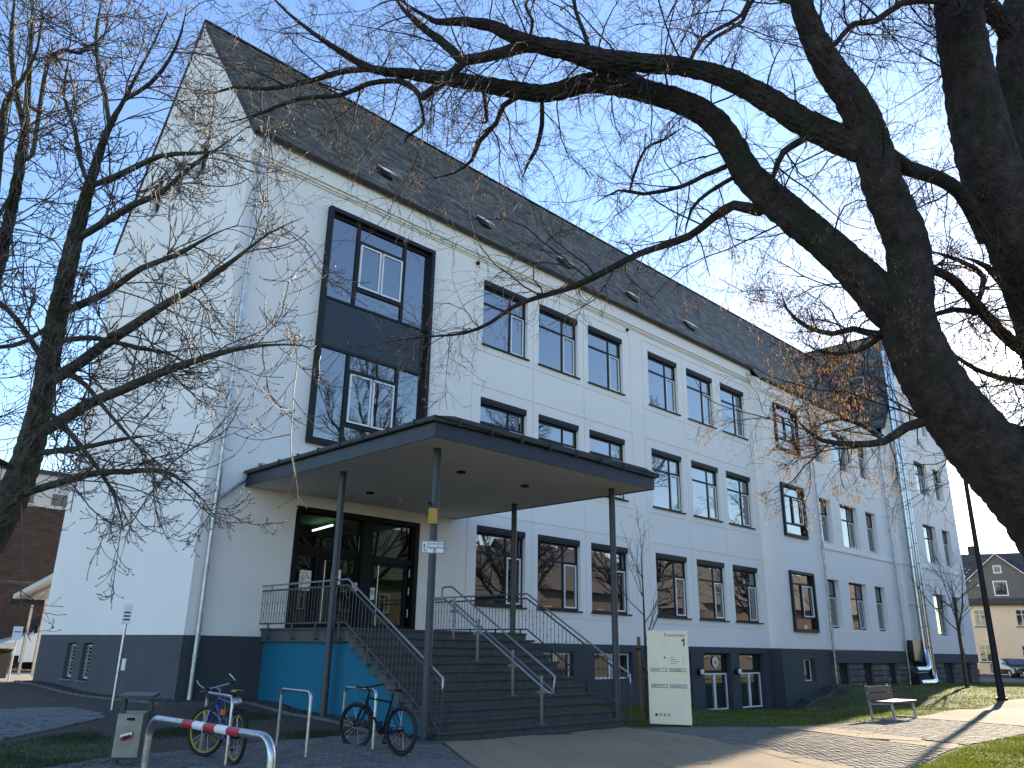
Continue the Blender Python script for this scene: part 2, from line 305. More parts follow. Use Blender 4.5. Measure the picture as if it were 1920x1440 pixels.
def grid_axis(lo, hi, fine0, fine1, st):
    a = [fine0]; s = st
    while a[0] > lo: s *= 1.35; a.insert(0, max(lo, a[0] - s))
    b = list(np.arange(fine0 + st, fine1, st)) + [fine1]; s = st
    a += b
    while a[-1] < hi: s *= 1.35; a.append(min(hi, a[-1] + s))
    return np.array(a)
gx = grid_axis(-900, 1100, -14, 62, 0.5); gy = grid_axis(-900, 900, -24, 30, 0.5)
X, Y = np.meshgrid(gx, gy, indexing='ij'); Z = gz(X, Y)
nx, ny = X.shape; idx = np.arange(nx * ny).reshape(nx, ny)
F = np.stack([idx[:-1, :-1], idx[1:, :-1], idx[1:, 1:], idx[:-1, 1:]], -1).reshape(-1, 4)
m, t, b = nmat('bare_soil'); N = t.nodes.new; L = t.links.new
g = N('ShaderNodeNewGeometry'); n1 = N('ShaderNodeTexNoise'); n1.inputs['Scale'].default_value = 0.7; n1.inputs['Detail'].default_value = 8; L(g.outputs['Position'], n1.inputs[0])
rp = N('ShaderNodeValToRGB'); e = rp.color_ramp.elements; e[0].position = .35; e[0].color = (.05, .038, .029, 1); e[1].position = .7; e[1].color = (.075, .058, .042, 1); k = e.new(.52); k.color = (.06, .046, .035, 1); L(n1.outputs[0], rp.inputs[0]); L(rp.outputs[0], b.inputs['Base Color'])
n2 = N('ShaderNodeTexNoise'); n2.inputs['Scale'].default_value = 14; n2.inputs['Detail'].default_value = 8; L(g.outputs['Position'], n2.inputs[0]); bp = N('ShaderNodeBump'); bp.inputs['Strength'].default_value = .8; bp.inputs['Distance'].default_value = .05; L(n2.outputs[0], bp.inputs['Height']); L(bp.outputs[0], b.inputs['Normal']); b.inputs['Roughness'].default_value = .95
M['soil'] = m
structure(obj('ground', big_mesh('ground', np.stack([X, Y, Z], -1).reshape(-1, 3), F, m, True)))
def clip_poly(poly, clip):
    out = poly
    for i in range(len(clip)):
        a, b = clip[i], clip[(i + 1) % len(clip)]; res = []
        def side(p): return (b[0] - a[0]) * (p[1] - a[1]) - (b[1] - a[1]) * (p[0] - a[0])
        for j in range(len(out)):
            p, q = out[j], out[(j + 1) % len(out)]; sp, sq = side(p), side(q)
            if sp >= 0: res.append(p)
            if sp * sq < 0: t = sp / (sp - sq); res.append((p[0] + (q[0] - p[0]) * t, p[1] + (q[1] - p[1]) * t))
        out = res
        if len(out) < 3: return []
    return out
def ccw(poly):
    a = sum(poly[i][0] * poly[(i + 1) % len(poly)][1] - poly[(i + 1) % len(poly)][0] * poly[i][1] for i in range(len(poly)))
    return poly if a > 0 else poly[::-1]
def sheet(name, poly, dz, material, st=0.5):
    mb = MB(); xs = [p[0] for p in poly]; ys = [p[1] for p in poly]
    tris = [ccw([poly[i] for i in tr]) for tr in tessellate_polygon([[Vector((*p, 0)) for p in poly]])]
    x0 = math.floor(min(xs) / st) * st
    while x0 < max(xs):
        y0 = math.floor(min(ys) / st) * st
        while y0 < max(ys):
            for tr in tris:
                c = clip_poly([(x0, y0), (x0 + st, y0), (x0 + st, y0 + st), (x0, y0 + st)], tr)
                if len(c) < 3: continue
                zz = gz(np.array([p[0] for p in c]), np.array([p[1] for p in c])); mb.add([(p[0], p[1], z + dz) for p, z in zip(c, zz)], [tuple(range(len(c)))])
            y0 += st
        x0 += st
    me = bpy.data.meshes.new(name); me.from_pydata(mb.v, [], mb.f); me.materials.append(material)
    return structure(obj(name, me))
def area(poly): return abs(sum(poly[i][0] * poly[(i + 1) % len(poly)][1] - poly[(i + 1) % len(poly)][0] * poly[i][1] for i in range(len(poly)))) / 2
def pave(parent, name, poly, w, h, joint, ang, material, hgt, base, nind=300, bond=0.5, jit=0.004, far=None):
    """separate pieces laid in a bond, clipped at the border; the nearest are objects, the rest one part"""
    poly = ccw(poly); ca, sa = math.cos(ang), math.sin(ang); loc = [(p[0] * ca + p[1] * sa, -p[0] * sa + p[1] * ca) for p in poly]
    u0, u1 = min(p[0] for p in loc), max(p[0] for p in loc); v0, v1 = min(p[1] for p in loc), max(p[1] for p in loc); pieces = []
    nv = int((v1 - v0) / h) + 1; nu = int((u1 - u0) / w) + 2
    for j in range(nv):
        off = (j * bond % 1) * w + random.uniform(-.1, .1) * w * (bond > 0)
        for i in range(-1, nu):
            ua = u0 + i * w + off + joint / 2; va = v0 + j * h + joint / 2
            q = [(ua, va), (ua + w - joint, va), (ua + w - joint, va + h - joint), (ua, va + h - joint)]
            q = [(a * ca - b_ * sa, a * sa + b_ * ca) for a, b_ in q]
            c = clip_poly(q, poly)
            if len(c) >= 3 and area(c) > 0.25 * w * h: pieces.append(c)
    cx = np.array([np.mean(c, axis=0) for c in pieces]); dist = np.hypot(cx[:, 0] - CAM.x, cx[:, 1] - CAM.y)
    zc = gz(cx[:, 0], cx[:, 1]); dirv = (cx - np.array([CAM.x, CAM.y])); fx = np.array([_f.x, _f.y]); dep = dirv @ fx; lat = dirv @ np.array([_r.x, _r.y])
    vis = (dep * _f.length > 0) & (np.abs(lat) < dep * 1.05) & (dist > 8.3)
    order = np.argsort(np.where(vis, dist, 1e6))[:nind]; ind = set(int(i) for i in order if vis[i])
    rest = MB(); bv = min(0.012, 0.12 * h)
    for i, c in enumerate(pieces):
        n = len(c); c0 = cx[i]; zt = base + hgt + random.uniform(-jit, jit); tx, ty = random.uniform(-.012, .012), random.uniform(-.012, .012)
        zz = gz(np.array([p[0] for p in c]), np.array([p[1] for p in c])) if w > 0.5 else [zc[i]] * n
        def ins(p, k): v = Vector((c0[0] - p[0], c0[1] - p[1])); l = v.length; v = v * (k / l) if l > 0 else v; return (p[0] + v.x, p[1] + v.y)
        lo = [(p[0], p[1], zz[j] + base - .02) for j, p in enumerate(c)]; mid = [(p[0], p[1], zz[j] + zt - bv * .7) for j, p in enumerate(c)]
        hi = [(*ins(p, bv * 1.3), zz[j] + zt + (p[0] - c0[0]) * tx + (p[1] - c0[1]) * ty) for j, p in enumerate(c)]
        vs = lo + mid + hi; fs = [(j, (j + 1) % n, n + (j + 1) % n, n + j) for j in range(n)] + [(n + j, n + (j + 1) % n, 2 * n + (j + 1) % n, 2 * n + j) for j in range(n)] + [tuple(range(2 * n, 3 * n))]
        if i in ind:
            me = bpy.data.meshes.new(name); me.from_pydata([(a - c0[0], b_ - c0[1], z_ - zc[i]) for a, b_, z_ in vs], [], fs); me.materials.append(material); o = obj(name, me, parent, (c0[0], c0[1], zc[i]))
        else: rest.add(vs, fs)
    if rest.v:
        me = bpy.data.meshes.new(name + 's_farther_off'); me.from_pydata(rest.v, [], rest.f); me.materials.append(material); o = obj(name + '_field', me, parent); o['kind'] = 'stuff'
PLAZA = [(-3.2, -5.7), (1.55, -5.55), (1.75, -7.05), (0.3, -9.6), (-2.5, -14.5), (-4.5, -18), (-9, -18), (-9, -9.2)]
SLABS = [(1.8, -7.1), (6.85, -7.15), (6.3, -10.3), (4.9, -13.2), (2.9, -17.2), (-2.4, -14.4), (0.33, -9.6)]
COB_FAR = [(16.02, -9.6), (28, -8.9), (60, -7), (60, -12.6), (16.02, -12.9)]
PAV_L = [(-1.9, -1.7), (-1.9, .6), (-13, 3.4), (-13, -9.6), (-4.3, -3.6)]
p1 = sheet('plaza', PLAZA, .004, M['joint']); pave(p1, 'paving_sett', PLAZA, .21, .105, .012, R(-36), M['cobble'], .02, .004, 300)
p2 = sheet('entrance_path', SLABS, .006, M['joint']); pave(p2, 'path_slab', SLABS, 1.6, .8, .006, R(60), M['slab'], .022, .006, 300, bond=.5, jit=.003)
STRIP = [(9.9, -9.0), (11.0, -9.35), (9.9, -12.93), (8.8, -12.98)]
p3 = sheet('sett_path', [(5.0, -13.2), (6.9, -7.2), (10, -9.0), (16, -9.7), (16.0, -12.9), (5.3, -13.4)], .002, M['joint'])
pave(p3, 'sett', [(6.9, -7.2), (9.86, -8.9), (8.76, -12.99), (5.3, -13.4), (4.95, -13.2)], .16, .13, .014, R(-14), M['cobble_warm'], .02, .0, 300)
pave(p3, 'edging_slab', STRIP, 1.2, 1.0, .012, R(-73), M['slab'], .026, .002, 40, bond=.5)
pave(p3, 'rear_sett', [(11.02, -9.1), (16, -9.7), (16, -12.9), (9.92, -12.93)], .16, .13, .014, R(-14), M['cobble_warm'], .02, .0, 0)
m, t, b = nmat('distant_setts'); N = t.nodes.new; L = t.links.new
g = N('ShaderNodeNewGeometry'); br = N('ShaderNodeTexBrick'); br.inputs['Scale'].default_value = 1; br.inputs['Brick Width'].default_value = .17; br.inputs['Row Height'].default_value = .14; br.inputs['Mortar Size'].default_value = .012
br.inputs['Color1'].default_value = (.085, .075, .064, 1); br.inputs['Color2'].default_value = (.13, .113, .092, 1); br.inputs['Mortar'].default_value = (.06, .055, .05, 1); L(g.outputs['Position'], br.inputs[0]); L(br.outputs[0], b.inputs['Base Color']); b.inputs['Roughness'].default_value = .9; b.inputs['Specular IOR Level'].default_value = .2
bp = N('ShaderNodeBump'); bp.inputs['Strength'].default_value = .6; bp.inputs['Distance'].default_value = .02; L(br.outputs[1], bp.inputs['Height']); bp.invert = True; L(bp.outputs[0], b.inputs['Normal'])
sheet('far_path', COB_FAR, .03, m, 1.0)
p4 = sheet('side_path', PAV_L, .004, M['joint']); pave(p4, 'paver', PAV_L, .4, .2, .012, R(-38), M['paver'], .022, .004, 300)
sheet('street', [(56, -6.9), (140, -6), (140, 24), (56, 14)], .006, mat('asphalt', (.055, .055, .057), .9, var=.2, scale=2), 2.0)
sheet('yard', [(-14, 11), (16, 11), (16, 24.9), (-14, 24.9)], .006, mat('yard_concrete', (.3, .28, .25), .9, var=.15, scale=2), 1.0)
# lawns: turf sheets with separate blades
LAWN_R = [(7.25, -.15), (7.25, -6.95), (10, -8.85), (12, -9.45), (16, -9.6), (28, -8.9), (56, -7.2), (56, -.7)]
LAWN_S = [(4.9, -13.5), (9.5, -12.98), (16, -12.93), (60, -12.65), (60, -26), (3.5, -26), (3.4, -17)]
sheet('lawn', LAWN_R, .003, M['turf']); sheet('lawn', LAWN_S, .003, M['turf'])
def inpoly(x, y, poly):
    r = np.zeros(len(x), bool); n = len(poly)
    for i in range(n):
        (xa, ya), (xb, yb) = poly[i], poly[(i + 1) % n]
        c = ((ya > y) != (yb > y)) & (x < (xb - xa) * (y - ya) / (yb - ya + 1e-12) + xa); r ^= c
    return r
def blades(name, poly, n, h, w, material, label, cat='grass', mask=None):
    xs = [p[0] for p in poly]; ys = [p[1] for p in poly]; k = n * 3
    x = rng.uniform(min(xs), max(xs), k); y = rng.uniform(min(ys), max(ys), k)
    dist = np.hypot(x - CAM.x, y - CAM.y); keep = inpoly(x, y, poly) & (rng.random(k) < np.clip((16 / dist) ** 2, .1, 1))
    if mask is not None: keep &= rng.random(k) < mask(x, y)
    x, y, dist = x[keep][:n], y[keep][:n], dist[keep][:n]; k = len(x); z = gz(x, y)
    a = rng.uniform(0, 2 * np.pi, k); hh = h * rng.uniform(.5, 1.3, k); ww = w * rng.uniform(.7, 1.3, k) * np.clip(dist / 16, 1, 2.2); ln = rng.uniform(.1, .9, k) * hh; b_ = rng.uniform(0, 2 * np.pi, k)
    V = np.zeros((k, 3, 3)); V[:, 0] = np.stack([x - np.cos(a) * ww / 2, y - np.sin(a) * ww / 2, z], -1); V[:, 1] = np.stack([x + np.cos(a) * ww / 2, y + np.sin(a) * ww / 2, z], -1)
    V[:, 2] = np.stack([x + np.cos(b_) * ln, y + np.sin(b_) * ln, z + hh], -1)
    o = obj(name, big_mesh(name, V.reshape(-1, 3), np.arange(k * 3).reshape(-1, 3), material)); return tag(o, label, cat, kind='stuff')
def patchy(s, lo):
    ph = rng.uniform(0, 6, 6)
    return lambda x, y: np.clip(.5 + .35 * (np.sin(x * s + ph[0]) * np.sin(y * s * 1.3 + ph[1]) + np.sin(x * s * 2.3 + y * s + ph[2]) * .6 + np.sin(y * s * 3.1 - x * s * 1.7 + ph[3]) * .4), lo, 1)
blades('grass', LAWN_R, 150000, .06, .011, M['grass'], 'short lawn between the facade, bench and sett path', mask=patchy(.9, .55))
blades('grass', [(4.95, -13.3), (5.3, -13.42), (9.5, -12.98), (24, -12.9), (24, -17), (3.4, -17)], 90000, .055, .009, M['grass'], 'sunlit yellow green lawn in the near right corner', mask=patchy(1.7, .3))
blades('leaf_litter', [(5.3, -13.5), (9.5, -13.1), (14, -13), (14, -16), (4.4, -16)], 2500, .03, .05, M['leaf_litter'], 'brown fallen leaves lying on the near right lawn', 'leaves', mask=patchy(1.3, .05))
LAWN_L = [(-4.4, -3.8), (-2.6, -2.9), (-2.7, -5.9), (-3.2, -6.3), (-9, -9.1), (-9, -7)]
sheet('verge', LAWN_L, .003, M['turf']); blades('grass', LAWN_L, 26000, .045, .01, M['grass_dark'], 'dark shaded grass strip behind the waste bin', mask=patchy(1.5, .35))
blades('grass', [(-2.6, -5.6), (1.4, -5.5), (1.5, -1.5), (-1.7, -1.5), (-2.4, -3)], 20000, .04, .011, M['grass_dark'], 'sparse grass tufts on the bare soil behind the bike racks', mask=lambda x, y: np.clip(np.sin(x * 1.7 + 1) * np.sin(y * 2.1 + .5) * 1.3 - .25, .02, .9))
blades('grass', PLAZA, 2600, .04, .011, M['grass_dark'], 'weeds growing in the sett joints around the bike racks', mask=lambda x, y: np.clip(np.exp(-((x + 1.0) ** 2 / .3 + (y + 7.1) ** 2 / .15)) + np.exp(-((x + 2.3) ** 2 / .3 + (y + 6.6) ** 2 / .2)) + np.exp(-((x + 2.6) ** 2 + (y + 6.3) ** 2)) * .5, .004, 1))
def pebbles(name, strip, n, label, size=.035):
    (xa, ya), (xb, yb), wd = strip; dx, dy = xb - xa, yb - ya; l = math.hypot(dx, dy); px, py = -dy / l, dx / l; base = MB().ball((0, 0, 0), 1, 6, 4); bv = np.array(base.v); bf = [f for f in base.f]; mb = MB()
    for i in range(n):
        t = random.random(); s = random.random() * wd; x, y = xa + dx * t + px * s, ya + dy * t + py * s; sc = size * np.array([random.uniform(.6, 1.4), random.uniform(.6, 1.4), random.uniform(.4, .8)])
        mb.add(bv * sc + np.array([x, y, g1(x, y) + .012 + random.random() * .02]), bf)
    me = bpy.data.meshes.new(name); me.from_pydata(mb.v, [], mb.f); me.materials.append(M['pebble']); return tag(obj(name, me), label, 'gravel', kind='stuff')
def kerb(pts, label, w=.07, h=.05, dx=0, dy=0):
    mb = MB()
    t = thing('edging_kerb', label, 'kerb')
    for (xa, ya), (xb, yb) in zip(pts, pts[1:]):
        n = max(1, int(math.hypot(xb - xa, yb - ya) / 1.0))
        for i in range(n):
            a, b_ = i / n, (i + .985) / n; pa = (xa + (xb - xa) * a, ya + (yb - ya) * a); pb = (xa + (xb - xa) * b_, ya + (yb - ya) * b_)
            MB().bar((*pa, g1(*pa) + h / 2 - .02), (*pb, g1(*pb) + h / 2 - .02), w, h + .04).build('kerb_stone', M['concrete'], t, bevel=.006)
pebbles('gravel_strip', ((-.45, 10.6), (-.45, -.4), .44), 1500, 'dark pebbles along the foot of the gable wall'); kerb([(-.5, 10.6), (-.5, -.5), (1.4, -.5)], 'concrete edging along the gable and its corner')
pebbles('gravel_strip', ((.0, -.45), (1.9, -.45), .43), 300, 'dark pebbles below the front wall left of the blue side wall')
pebbles('gravel_strip', ((1.45, -7.0), (1.45, -.45), -.52), 1300, 'dark pebbles between the kerb and the blue stair wall'); kerb([(1.4, -.5), (1.4, -7.05), (2.2, -7.1)], 'concrete edging beside the blue stair wall')
pebbles('gravel_strip', ((26.9, -1.1), (31.9, -1.1), .55), 900, 'dark pebbles along the sloping foot of the projecting bay', .05); kerb([(26.2, -1.2), (32.2, -1.15)], 'concrete edging along the bay gravel strip')
# ------------------------------------------------------------------ school building
SLOPE = (22.05 - 14.98) / 5.33; EAVE_Y = -.22; WX0, WX1 = 42.3, 53.7; BX = 26.88; OX = 31.85; YB = -.5; DEPTH = 10.66; RIDGE_Z = 22.05
school = thing('school_building', 'long white rendered school with grey plinth and steep slate roof', 'building')
def hf_wall(name, material, x0, x1, z0, z1, rects, place, parent=school):
    """wall sheet with recessed rectangles: (xa,xb,za,zb,depth,open)"""
    xs = sorted({x0, x1, *[min(max(v, x0), x1) for r in rects for v in r[:2]]}); zs = sorted({z0, z1, *[min(max(v, z0), z1) for r in rects for v in r[2:4]]})
    D = [[(0, 0)] * (len(zs) - 1) for _ in range(len(xs) - 1)]
    for i in range(len(xs) - 1):
        xm = (xs[i] + xs[i + 1]) / 2
        for j in range(len(zs) - 1):
            zm = (zs[j] + zs[j + 1]) / 2
            for r in rects:
                if r[0] < xm < r[1] and r[2] < zm < r[3]: D[i][j] = (r[4], r[5])
    mb = MB()
    for i in range(len(xs) - 1):
        for j in range(len(zs) - 1):
            d, op = D[i][j]; a, b_, c, e = xs[i], xs[i + 1], zs[j], zs[j + 1]
            if not op: mb.add([place(a, c, d), place(b_, c, d), place(b_, e, d), place(a, e, d)], [(0, 1, 2, 3)])
            if i + 1 < len(xs) - 1 and D[i + 1][j][0] != d: d2 = D[i + 1][j][0]; mb.add([place(b_, c, d), place(b_, c, d2), place(b_, e, d2), place(b_, e, d)], [(0, 1, 2, 3)])
            if j + 1 < len(zs) - 1 and D[i][j + 1][0] != d: d2 = D[i][j + 1][0]; mb.add([place(a, e, d), place(b_, e, d), place(b_, e, d2), place(a, e, d2)], [(0, 1, 2, 3)])
    me = bpy.data.meshes.new(name); me.from_pydata(mb.v, [], mb.f); me.materials.append(material); return obj(name, me, parent)
front = lambda y: (lambda x, z, d: (x, y + d, z))
REV = .2
# --- window kinds: a frame mesh that carries its panes, sash, sill and blind box
PROTO = {}
def ringbox(mb, x0, x1, z0, z1, y0, y1, t):
    mb.box(x0, x0 + t, y0, y1, z0, z1); mb.box(x1 - t, x1, y0, y1, z0, z1); mb.box(x0 + t, x1 - t, y0, y1, z0, z0 + t); mb.box(x0 + t, x1 - t, y0, y1, z1 - t, z1)
def pane_mesh(x0, x1, z0, z1, y, material): return MB().box(x0, x1, y, y + .012, z0, z1).mesh('pane', material)
def window_parts(kind, w, h):
    key = (kind, round(w, 2), round(h, 2))
    if key in PROTO: return PROTO[key]
    fr = MB(); kids = []; F0, F1 = .13, .2; t = .075; G = M['glass']
    bb = .2 if kind in ('std', 'narrow') else 0
    top = h - bb
    ringbox(fr, 0, w, 0, top, F0, F1, t)
    if kind in ('std', 'narrow', 'old'):
        tz = h * .645; fr.box(t, w - t, F0 + .003, F1, tz, tz + t); cols = [(t, w - t)]
        if w > 1.8:
            mx = w * .63; fr.box(mx, mx + t, F0 + .006, F1, t, top - t); cols = [(t, mx), (mx + t, w - t)]
        for (a, b_) in cols:
            kids.append(('pane', pane_mesh(a, b_, t, tz, F0 + .03, G))); kids.append(('pane', pane_mesh(a, b_, tz + t, top - t, F0 + .03, G)))
        a, b_ = cols[-1]; s = MB(); ringbox(s, a + .015, b_ - .015, t + .015, tz - .015, F0 - .012, F0 + .02, .045); kids.append(('sash', s.mesh('sash', M['whiteframe'])))
        if bb: kids.append(('blind_box', MB().box(0, w, .02, F1, top, h - .003).box(0, w, .0, .03, top + .07, h - .004).mesh('blind_box', M['anthracite'])))
        sl = MB().box(-.05, w + .05, -.07, F0, -.05, -.002); kids.append(('sill', sl.mesh('sill', M['anthracite'])))
    elif kind == 'slot':
        kids.append(('pane', pane_mesh(t, w - t, t, h - t, F0 + .03, G))); kids.append(('sill', MB().box(-.04, w + .04, -.05, F0, -.04, -.002).mesh('sill', M['zinc'])))
    elif kind == 'grille':
        kids.append(('pane', pane_mesh(t, w - t, t, h - t, F0 + .04, G))); s = MB(); ringbox(s, .06, w - .06, .05, h - .05, F0 - .02, F0 + .01, .04); kids.append(('sash', s.mesh('sash', M['whiteframe'])))
        for i in range(9): z = .12 + (h - .22) * i / 8; kids.append(('grille_slat', MB().bar((.05, F0 - .05, z), (w - .05, F0 - .05, z), .03, .05).mesh('grille_slat', M['zinc'])))
        kids.append(('sill', MB().box(-.04, w + .04, -.06, F0, -.04, -.002).mesh('sill', M['zinc'])))
    elif kind == 'cellar':
        n = 2 if w > 1.2 else 1; cw = w / n
        for i in range(n):
            s = MB(); ringbox(s, i * cw + .03, (i + 1) * cw - .03, .03, h - .03, F0 - .02, F0 + .02, .06); kids.append(('sash', s.mesh('sash', M['whiteframe']))); kids.append(('pane', pane_mesh(i * cw + .08, (i + 1) * cw - .08, .08, h - .08, F0, G)))
        kids.append(('sill', MB().box(-.04, w + .04, -.06, F0, -.05, -.002).mesh('sill', M['anthracite'])))
    elif kind == 'door2':
        tz = h * .66; fr.box(t, w - t, F0 + .003, F1, tz, tz + .1); cw = (w - 2 * t) / 2
        for i in range(2):
            s = MB(); a = t + i * cw; ringbox(s, a + .01, a + cw - .01, t, tz - .01, F0 - .015, F0 + .02, .06); kids.append(('door_leaf', s.mesh('door_leaf', M['whiteframe']))); kids.append(('pane', pane_mesh(a + .06, a + cw - .06, t + .05, tz - .06, F0 + .03, G)))
        kids.append(('pane', pane_mesh(t, w - t, tz + .1, h - t, F0 + .03, G)))
    PROTO[key] = (fr.mesh('window', M['anthracite']), kids); return PROTO[key]
def put_window(kind, x, z, w, h, y=0.0, rz=0.0, parent=school, name='window'):
    fm, kids = window_parts(kind, w, h); o = obj(name, fm, parent, (x, y, z) if rz == 0 else (y, x, z), rz)
    for n, me in kids: obj(n, me, o)
    return o
# --- main front
COLS = [8.80, 11.57, 14.35, 18.28, 21.18, 24.02]; WW = 2.18; ROWS = [(2.47, 4.88), (6.69, 9.10), (10.97, 13.36)]
rects = []
GA, GB = (8.38, 17.0), (17.86, 26.62); gw = .034; gd = .03
for (ga, gb), c3 in ((GA, COLS[:3]), (GB, COLS[3:])):
    vl = [ga, (c3[0] + WW + c3[1]) / 2, (c3[1] + WW + c3[2]) / 2, gb]
    for z0, z1 in ROWS:
        for zz in (z0 - .3, z1 + .34): rects.append((ga, gb + gw, zz, zz + gw, gd, 0))
    for i, x in enumerate(vl):
        rects.append((x, x + gw, ROWS[0][0] - .3, ROWS[2][1] + .34 + gw, gd, 0))
for z0, z1 in ROWS:
    for x in COLS: rects.append((x, x + WW, z0, z1, REV, 1))
rects += [(2.6, 6.42, 6.5, 13.4, .1, 1), (2.5, 6.55, 1.55, 4.66, .45, 1)]
hf_wall('front_wall', M['white'], 0, BX, 1.4, 14.1, rects, front(0))
for z0, z1 in ROWS:
    for x in COLS: put_window('std', x, z0, WW, z1 - z0)
MB().box(0.0, BX, -.15, .02, 14.12, 14.76).box(0.0, BX, -.09, 0.0, 14.04, 14.12).box(0.0, BX, -.04, 0.0, 13.98, 14.04).build('cornice', M['white'], school)
# plinth with cellar windows and garden doors
prect = [(11.85, 13.35, .2, 1.14, .3, 1), (14.45, 16.6, .22, 1.14, .3, 1), (18.5, 20.4, -1.1, 1.16, .3, 1), (21.28, 23.36, -1.1, 1.16, .3, 1), (24.05, 26.15, -1.1, 1.16, .3, 1)]
hf_wall('plinth', M['plinth'], 0, BX, -1.4, 1.398, prect, front(-.004))
put_window('cellar', 11.85, .2, 1.5, .94, .06); put_window('cellar', 14.45, .22, 2.15, .92, .06)
for x, w in ((18.5, 1.9), (21.28, 2.08), (24.05, 2.1)): put_window('door2', x, -1.1, w, 2.26, .08, name='garden_door')
# big two storey framed window
bw = MB(); ringbox(bw, 2.54, 6.5, 6.36, 13.5, -.16, .12, .13)
for z0, z1 in ((6.49, 9.25), (10.65, 13.37)):
    bw.box(2.67, 6.37, .0, .12, z0 if z0 > 7 else z0, z0 + .07); bw.box(2.67, 6.37, .0, .12, z1 - .09, z1)
    for x in (3.62, 5.35): bw.box(x, x + .1, -.005, .12, z0 + .07, z1 - .09)
    bw.box(3.72, 5.35, -.003, .12, z0 + .55, z0 + .64); bw.box(3.72, 5.35, -.003, .12, z1 - .62, z1 - .53)
BWN = bw.build('window', M['anthracite'], school, bevel=.006); tag(BWN, 'tall dark framed window over two storeys above the canopy')
MB().box(2.67, 6.37, .03, .07, 9.25, 10.65).build('spandrel_panel', M['panel'], BWN)
for z0, z1 in ((6.49, 9.25), (10.65, 13.37)):
    for a, b_ in ((2.67, 3.62), (5.45, 6.37)): obj('pane', pane_mesh(a, b_, z0 + .07, z1 - .09, .05, M['glass']), BWN)
    obj('pane', pane_mesh(3.72, 5.35, z0 + .07, z0 + .55, .05, M['glass']), BWN); obj('pane', pane_mesh(3.72, 5.35, z1 - .53, z1 - .09, .05, M['glass']), BWN)
    for a, b_ in ((3.76, 4.51), (4.56, 5.31)):
        s = MB(); ringbox(s, a, b_, z0 + .67, z1 - .65, -.03, .03, .05); s.build('sash', M['whiteframe'], BWN); obj('pane', pane_mesh(a + .05, b_ - .05, z0 + .72, z1 - .70, .0, M['glass']), BWN)
# entrance: dark frame, two door units, glass, hall behind
en = MB(); ringbox(en, 2.5, 6.55, 1.6, 4.66, -.02, .3, .14); en.box(4.62, 4.95, .0, .3, 1.74, 4.52); en.box(2.64, 4.62, .05, .3, 3.5, 3.68); en.box(4.95, 6.41, .05, .3, 3.42, 3.6)
ENT = en.build('entrance', M['black'], school, bevel=.006); tag(ENT, 'dark framed glass entrance at the head of the stairs')
def leaf(x0, x1, z0, z1, nm='door'):
    d = MB(); ringbox(d, x0, x1, z0, z1, .09, .17, .09); o = d.build(nm, M['black'], ENT); return o, obj('pane', pane_mesh(x0 + .09, x1 - .09, z0 + .09, z1 - .09, .125, M['doorglass']), ENT)
leaf(2.64, 3.35, 1.7, 3.5, 'side_light'); leaf(3.37, 4.6, 1.7, 3.5); leaf(5.02, 6.25, 1.7, 3.42); obj('pane', pane_mesh(2.66, 4.6, 3.68, 4.5, .15, M['doorglass']), ENT); obj('pane', pane_mesh(4.97, 6.39, 3.6, 4.5, .15, M['doorglass']), ENT)
for x in (3.5, 5.2): MB().tube([(x, .03, 1.75), (x, .03, 3.35)], .017, 8).bar((x, .03, 1.95), (x, .1, 1.95), .02).bar((x, .03, 3.15), (x, .1, 3.15), .02).build('pull_handle', M['inox'], ENT, True)
for z in (2.0, 2.6, 3.1): MB().tube([(6.3, .05, z), (6.3, .05, z + .22)], .018, 8).build('hinge', M['inox'], ENT, True)
def notice(x, z, w, h, m1, y=.085): return MB().box(x, x + w, y, y + .004, z, z + h).build('notice', m1, ENT)
n1 = notice(2.82, 2.55, .34, .5, mat('poster_paper', (.62, .5, .42), .7, var=.5, scale=14, c2=(.7, .66, .6))); notice(3.75, 2.72, .3, .42, M['whiteframe']); notice(4.42, 2.62, .17, .22, M['whiteframe'], .083); notice(5.0, 2.42, .14, .32, M['whiteframe'], .046)
for x, y, z in ((4.505, .079, 2.73), (5.07, .042, 2.62)): MB().ring((x, y, z), (0, 1, 0), .05, .007, 20, 4).bar((x - .035, y, z + .035), (x + .035, y, z - .035), .01).build('prohibition_mark', M['red'], ENT)
hall = MB(); hall.add([(2.3, .45, 1.6), (6.8, .45, 1.6), (6.8, 6, 1.6), (2.3, 6, 1.6), (2.3, .45, 4.8), (6.8, .45, 4.8), (6.8, 6, 4.8), (2.3, 6, 4.8)], [(3, 2, 6, 7), (0, 3, 7, 4), (1, 2, 6, 5), (4, 5, 6, 7), (0, 1, 2, 3)])
hall.build('entrance_hall', M['hallgreen'], ENT); MB().box(2.35, 6.75, .5, 5.95, 1.604, 1.62).build('hall_floor', M['hallfloor'], ENT)
MB().tube([(4.85, 2.0, 4.6), (5.1, 3.5, 4.6)], .03, 6).build('lit_tube_lamp', M['tube'], ENT)
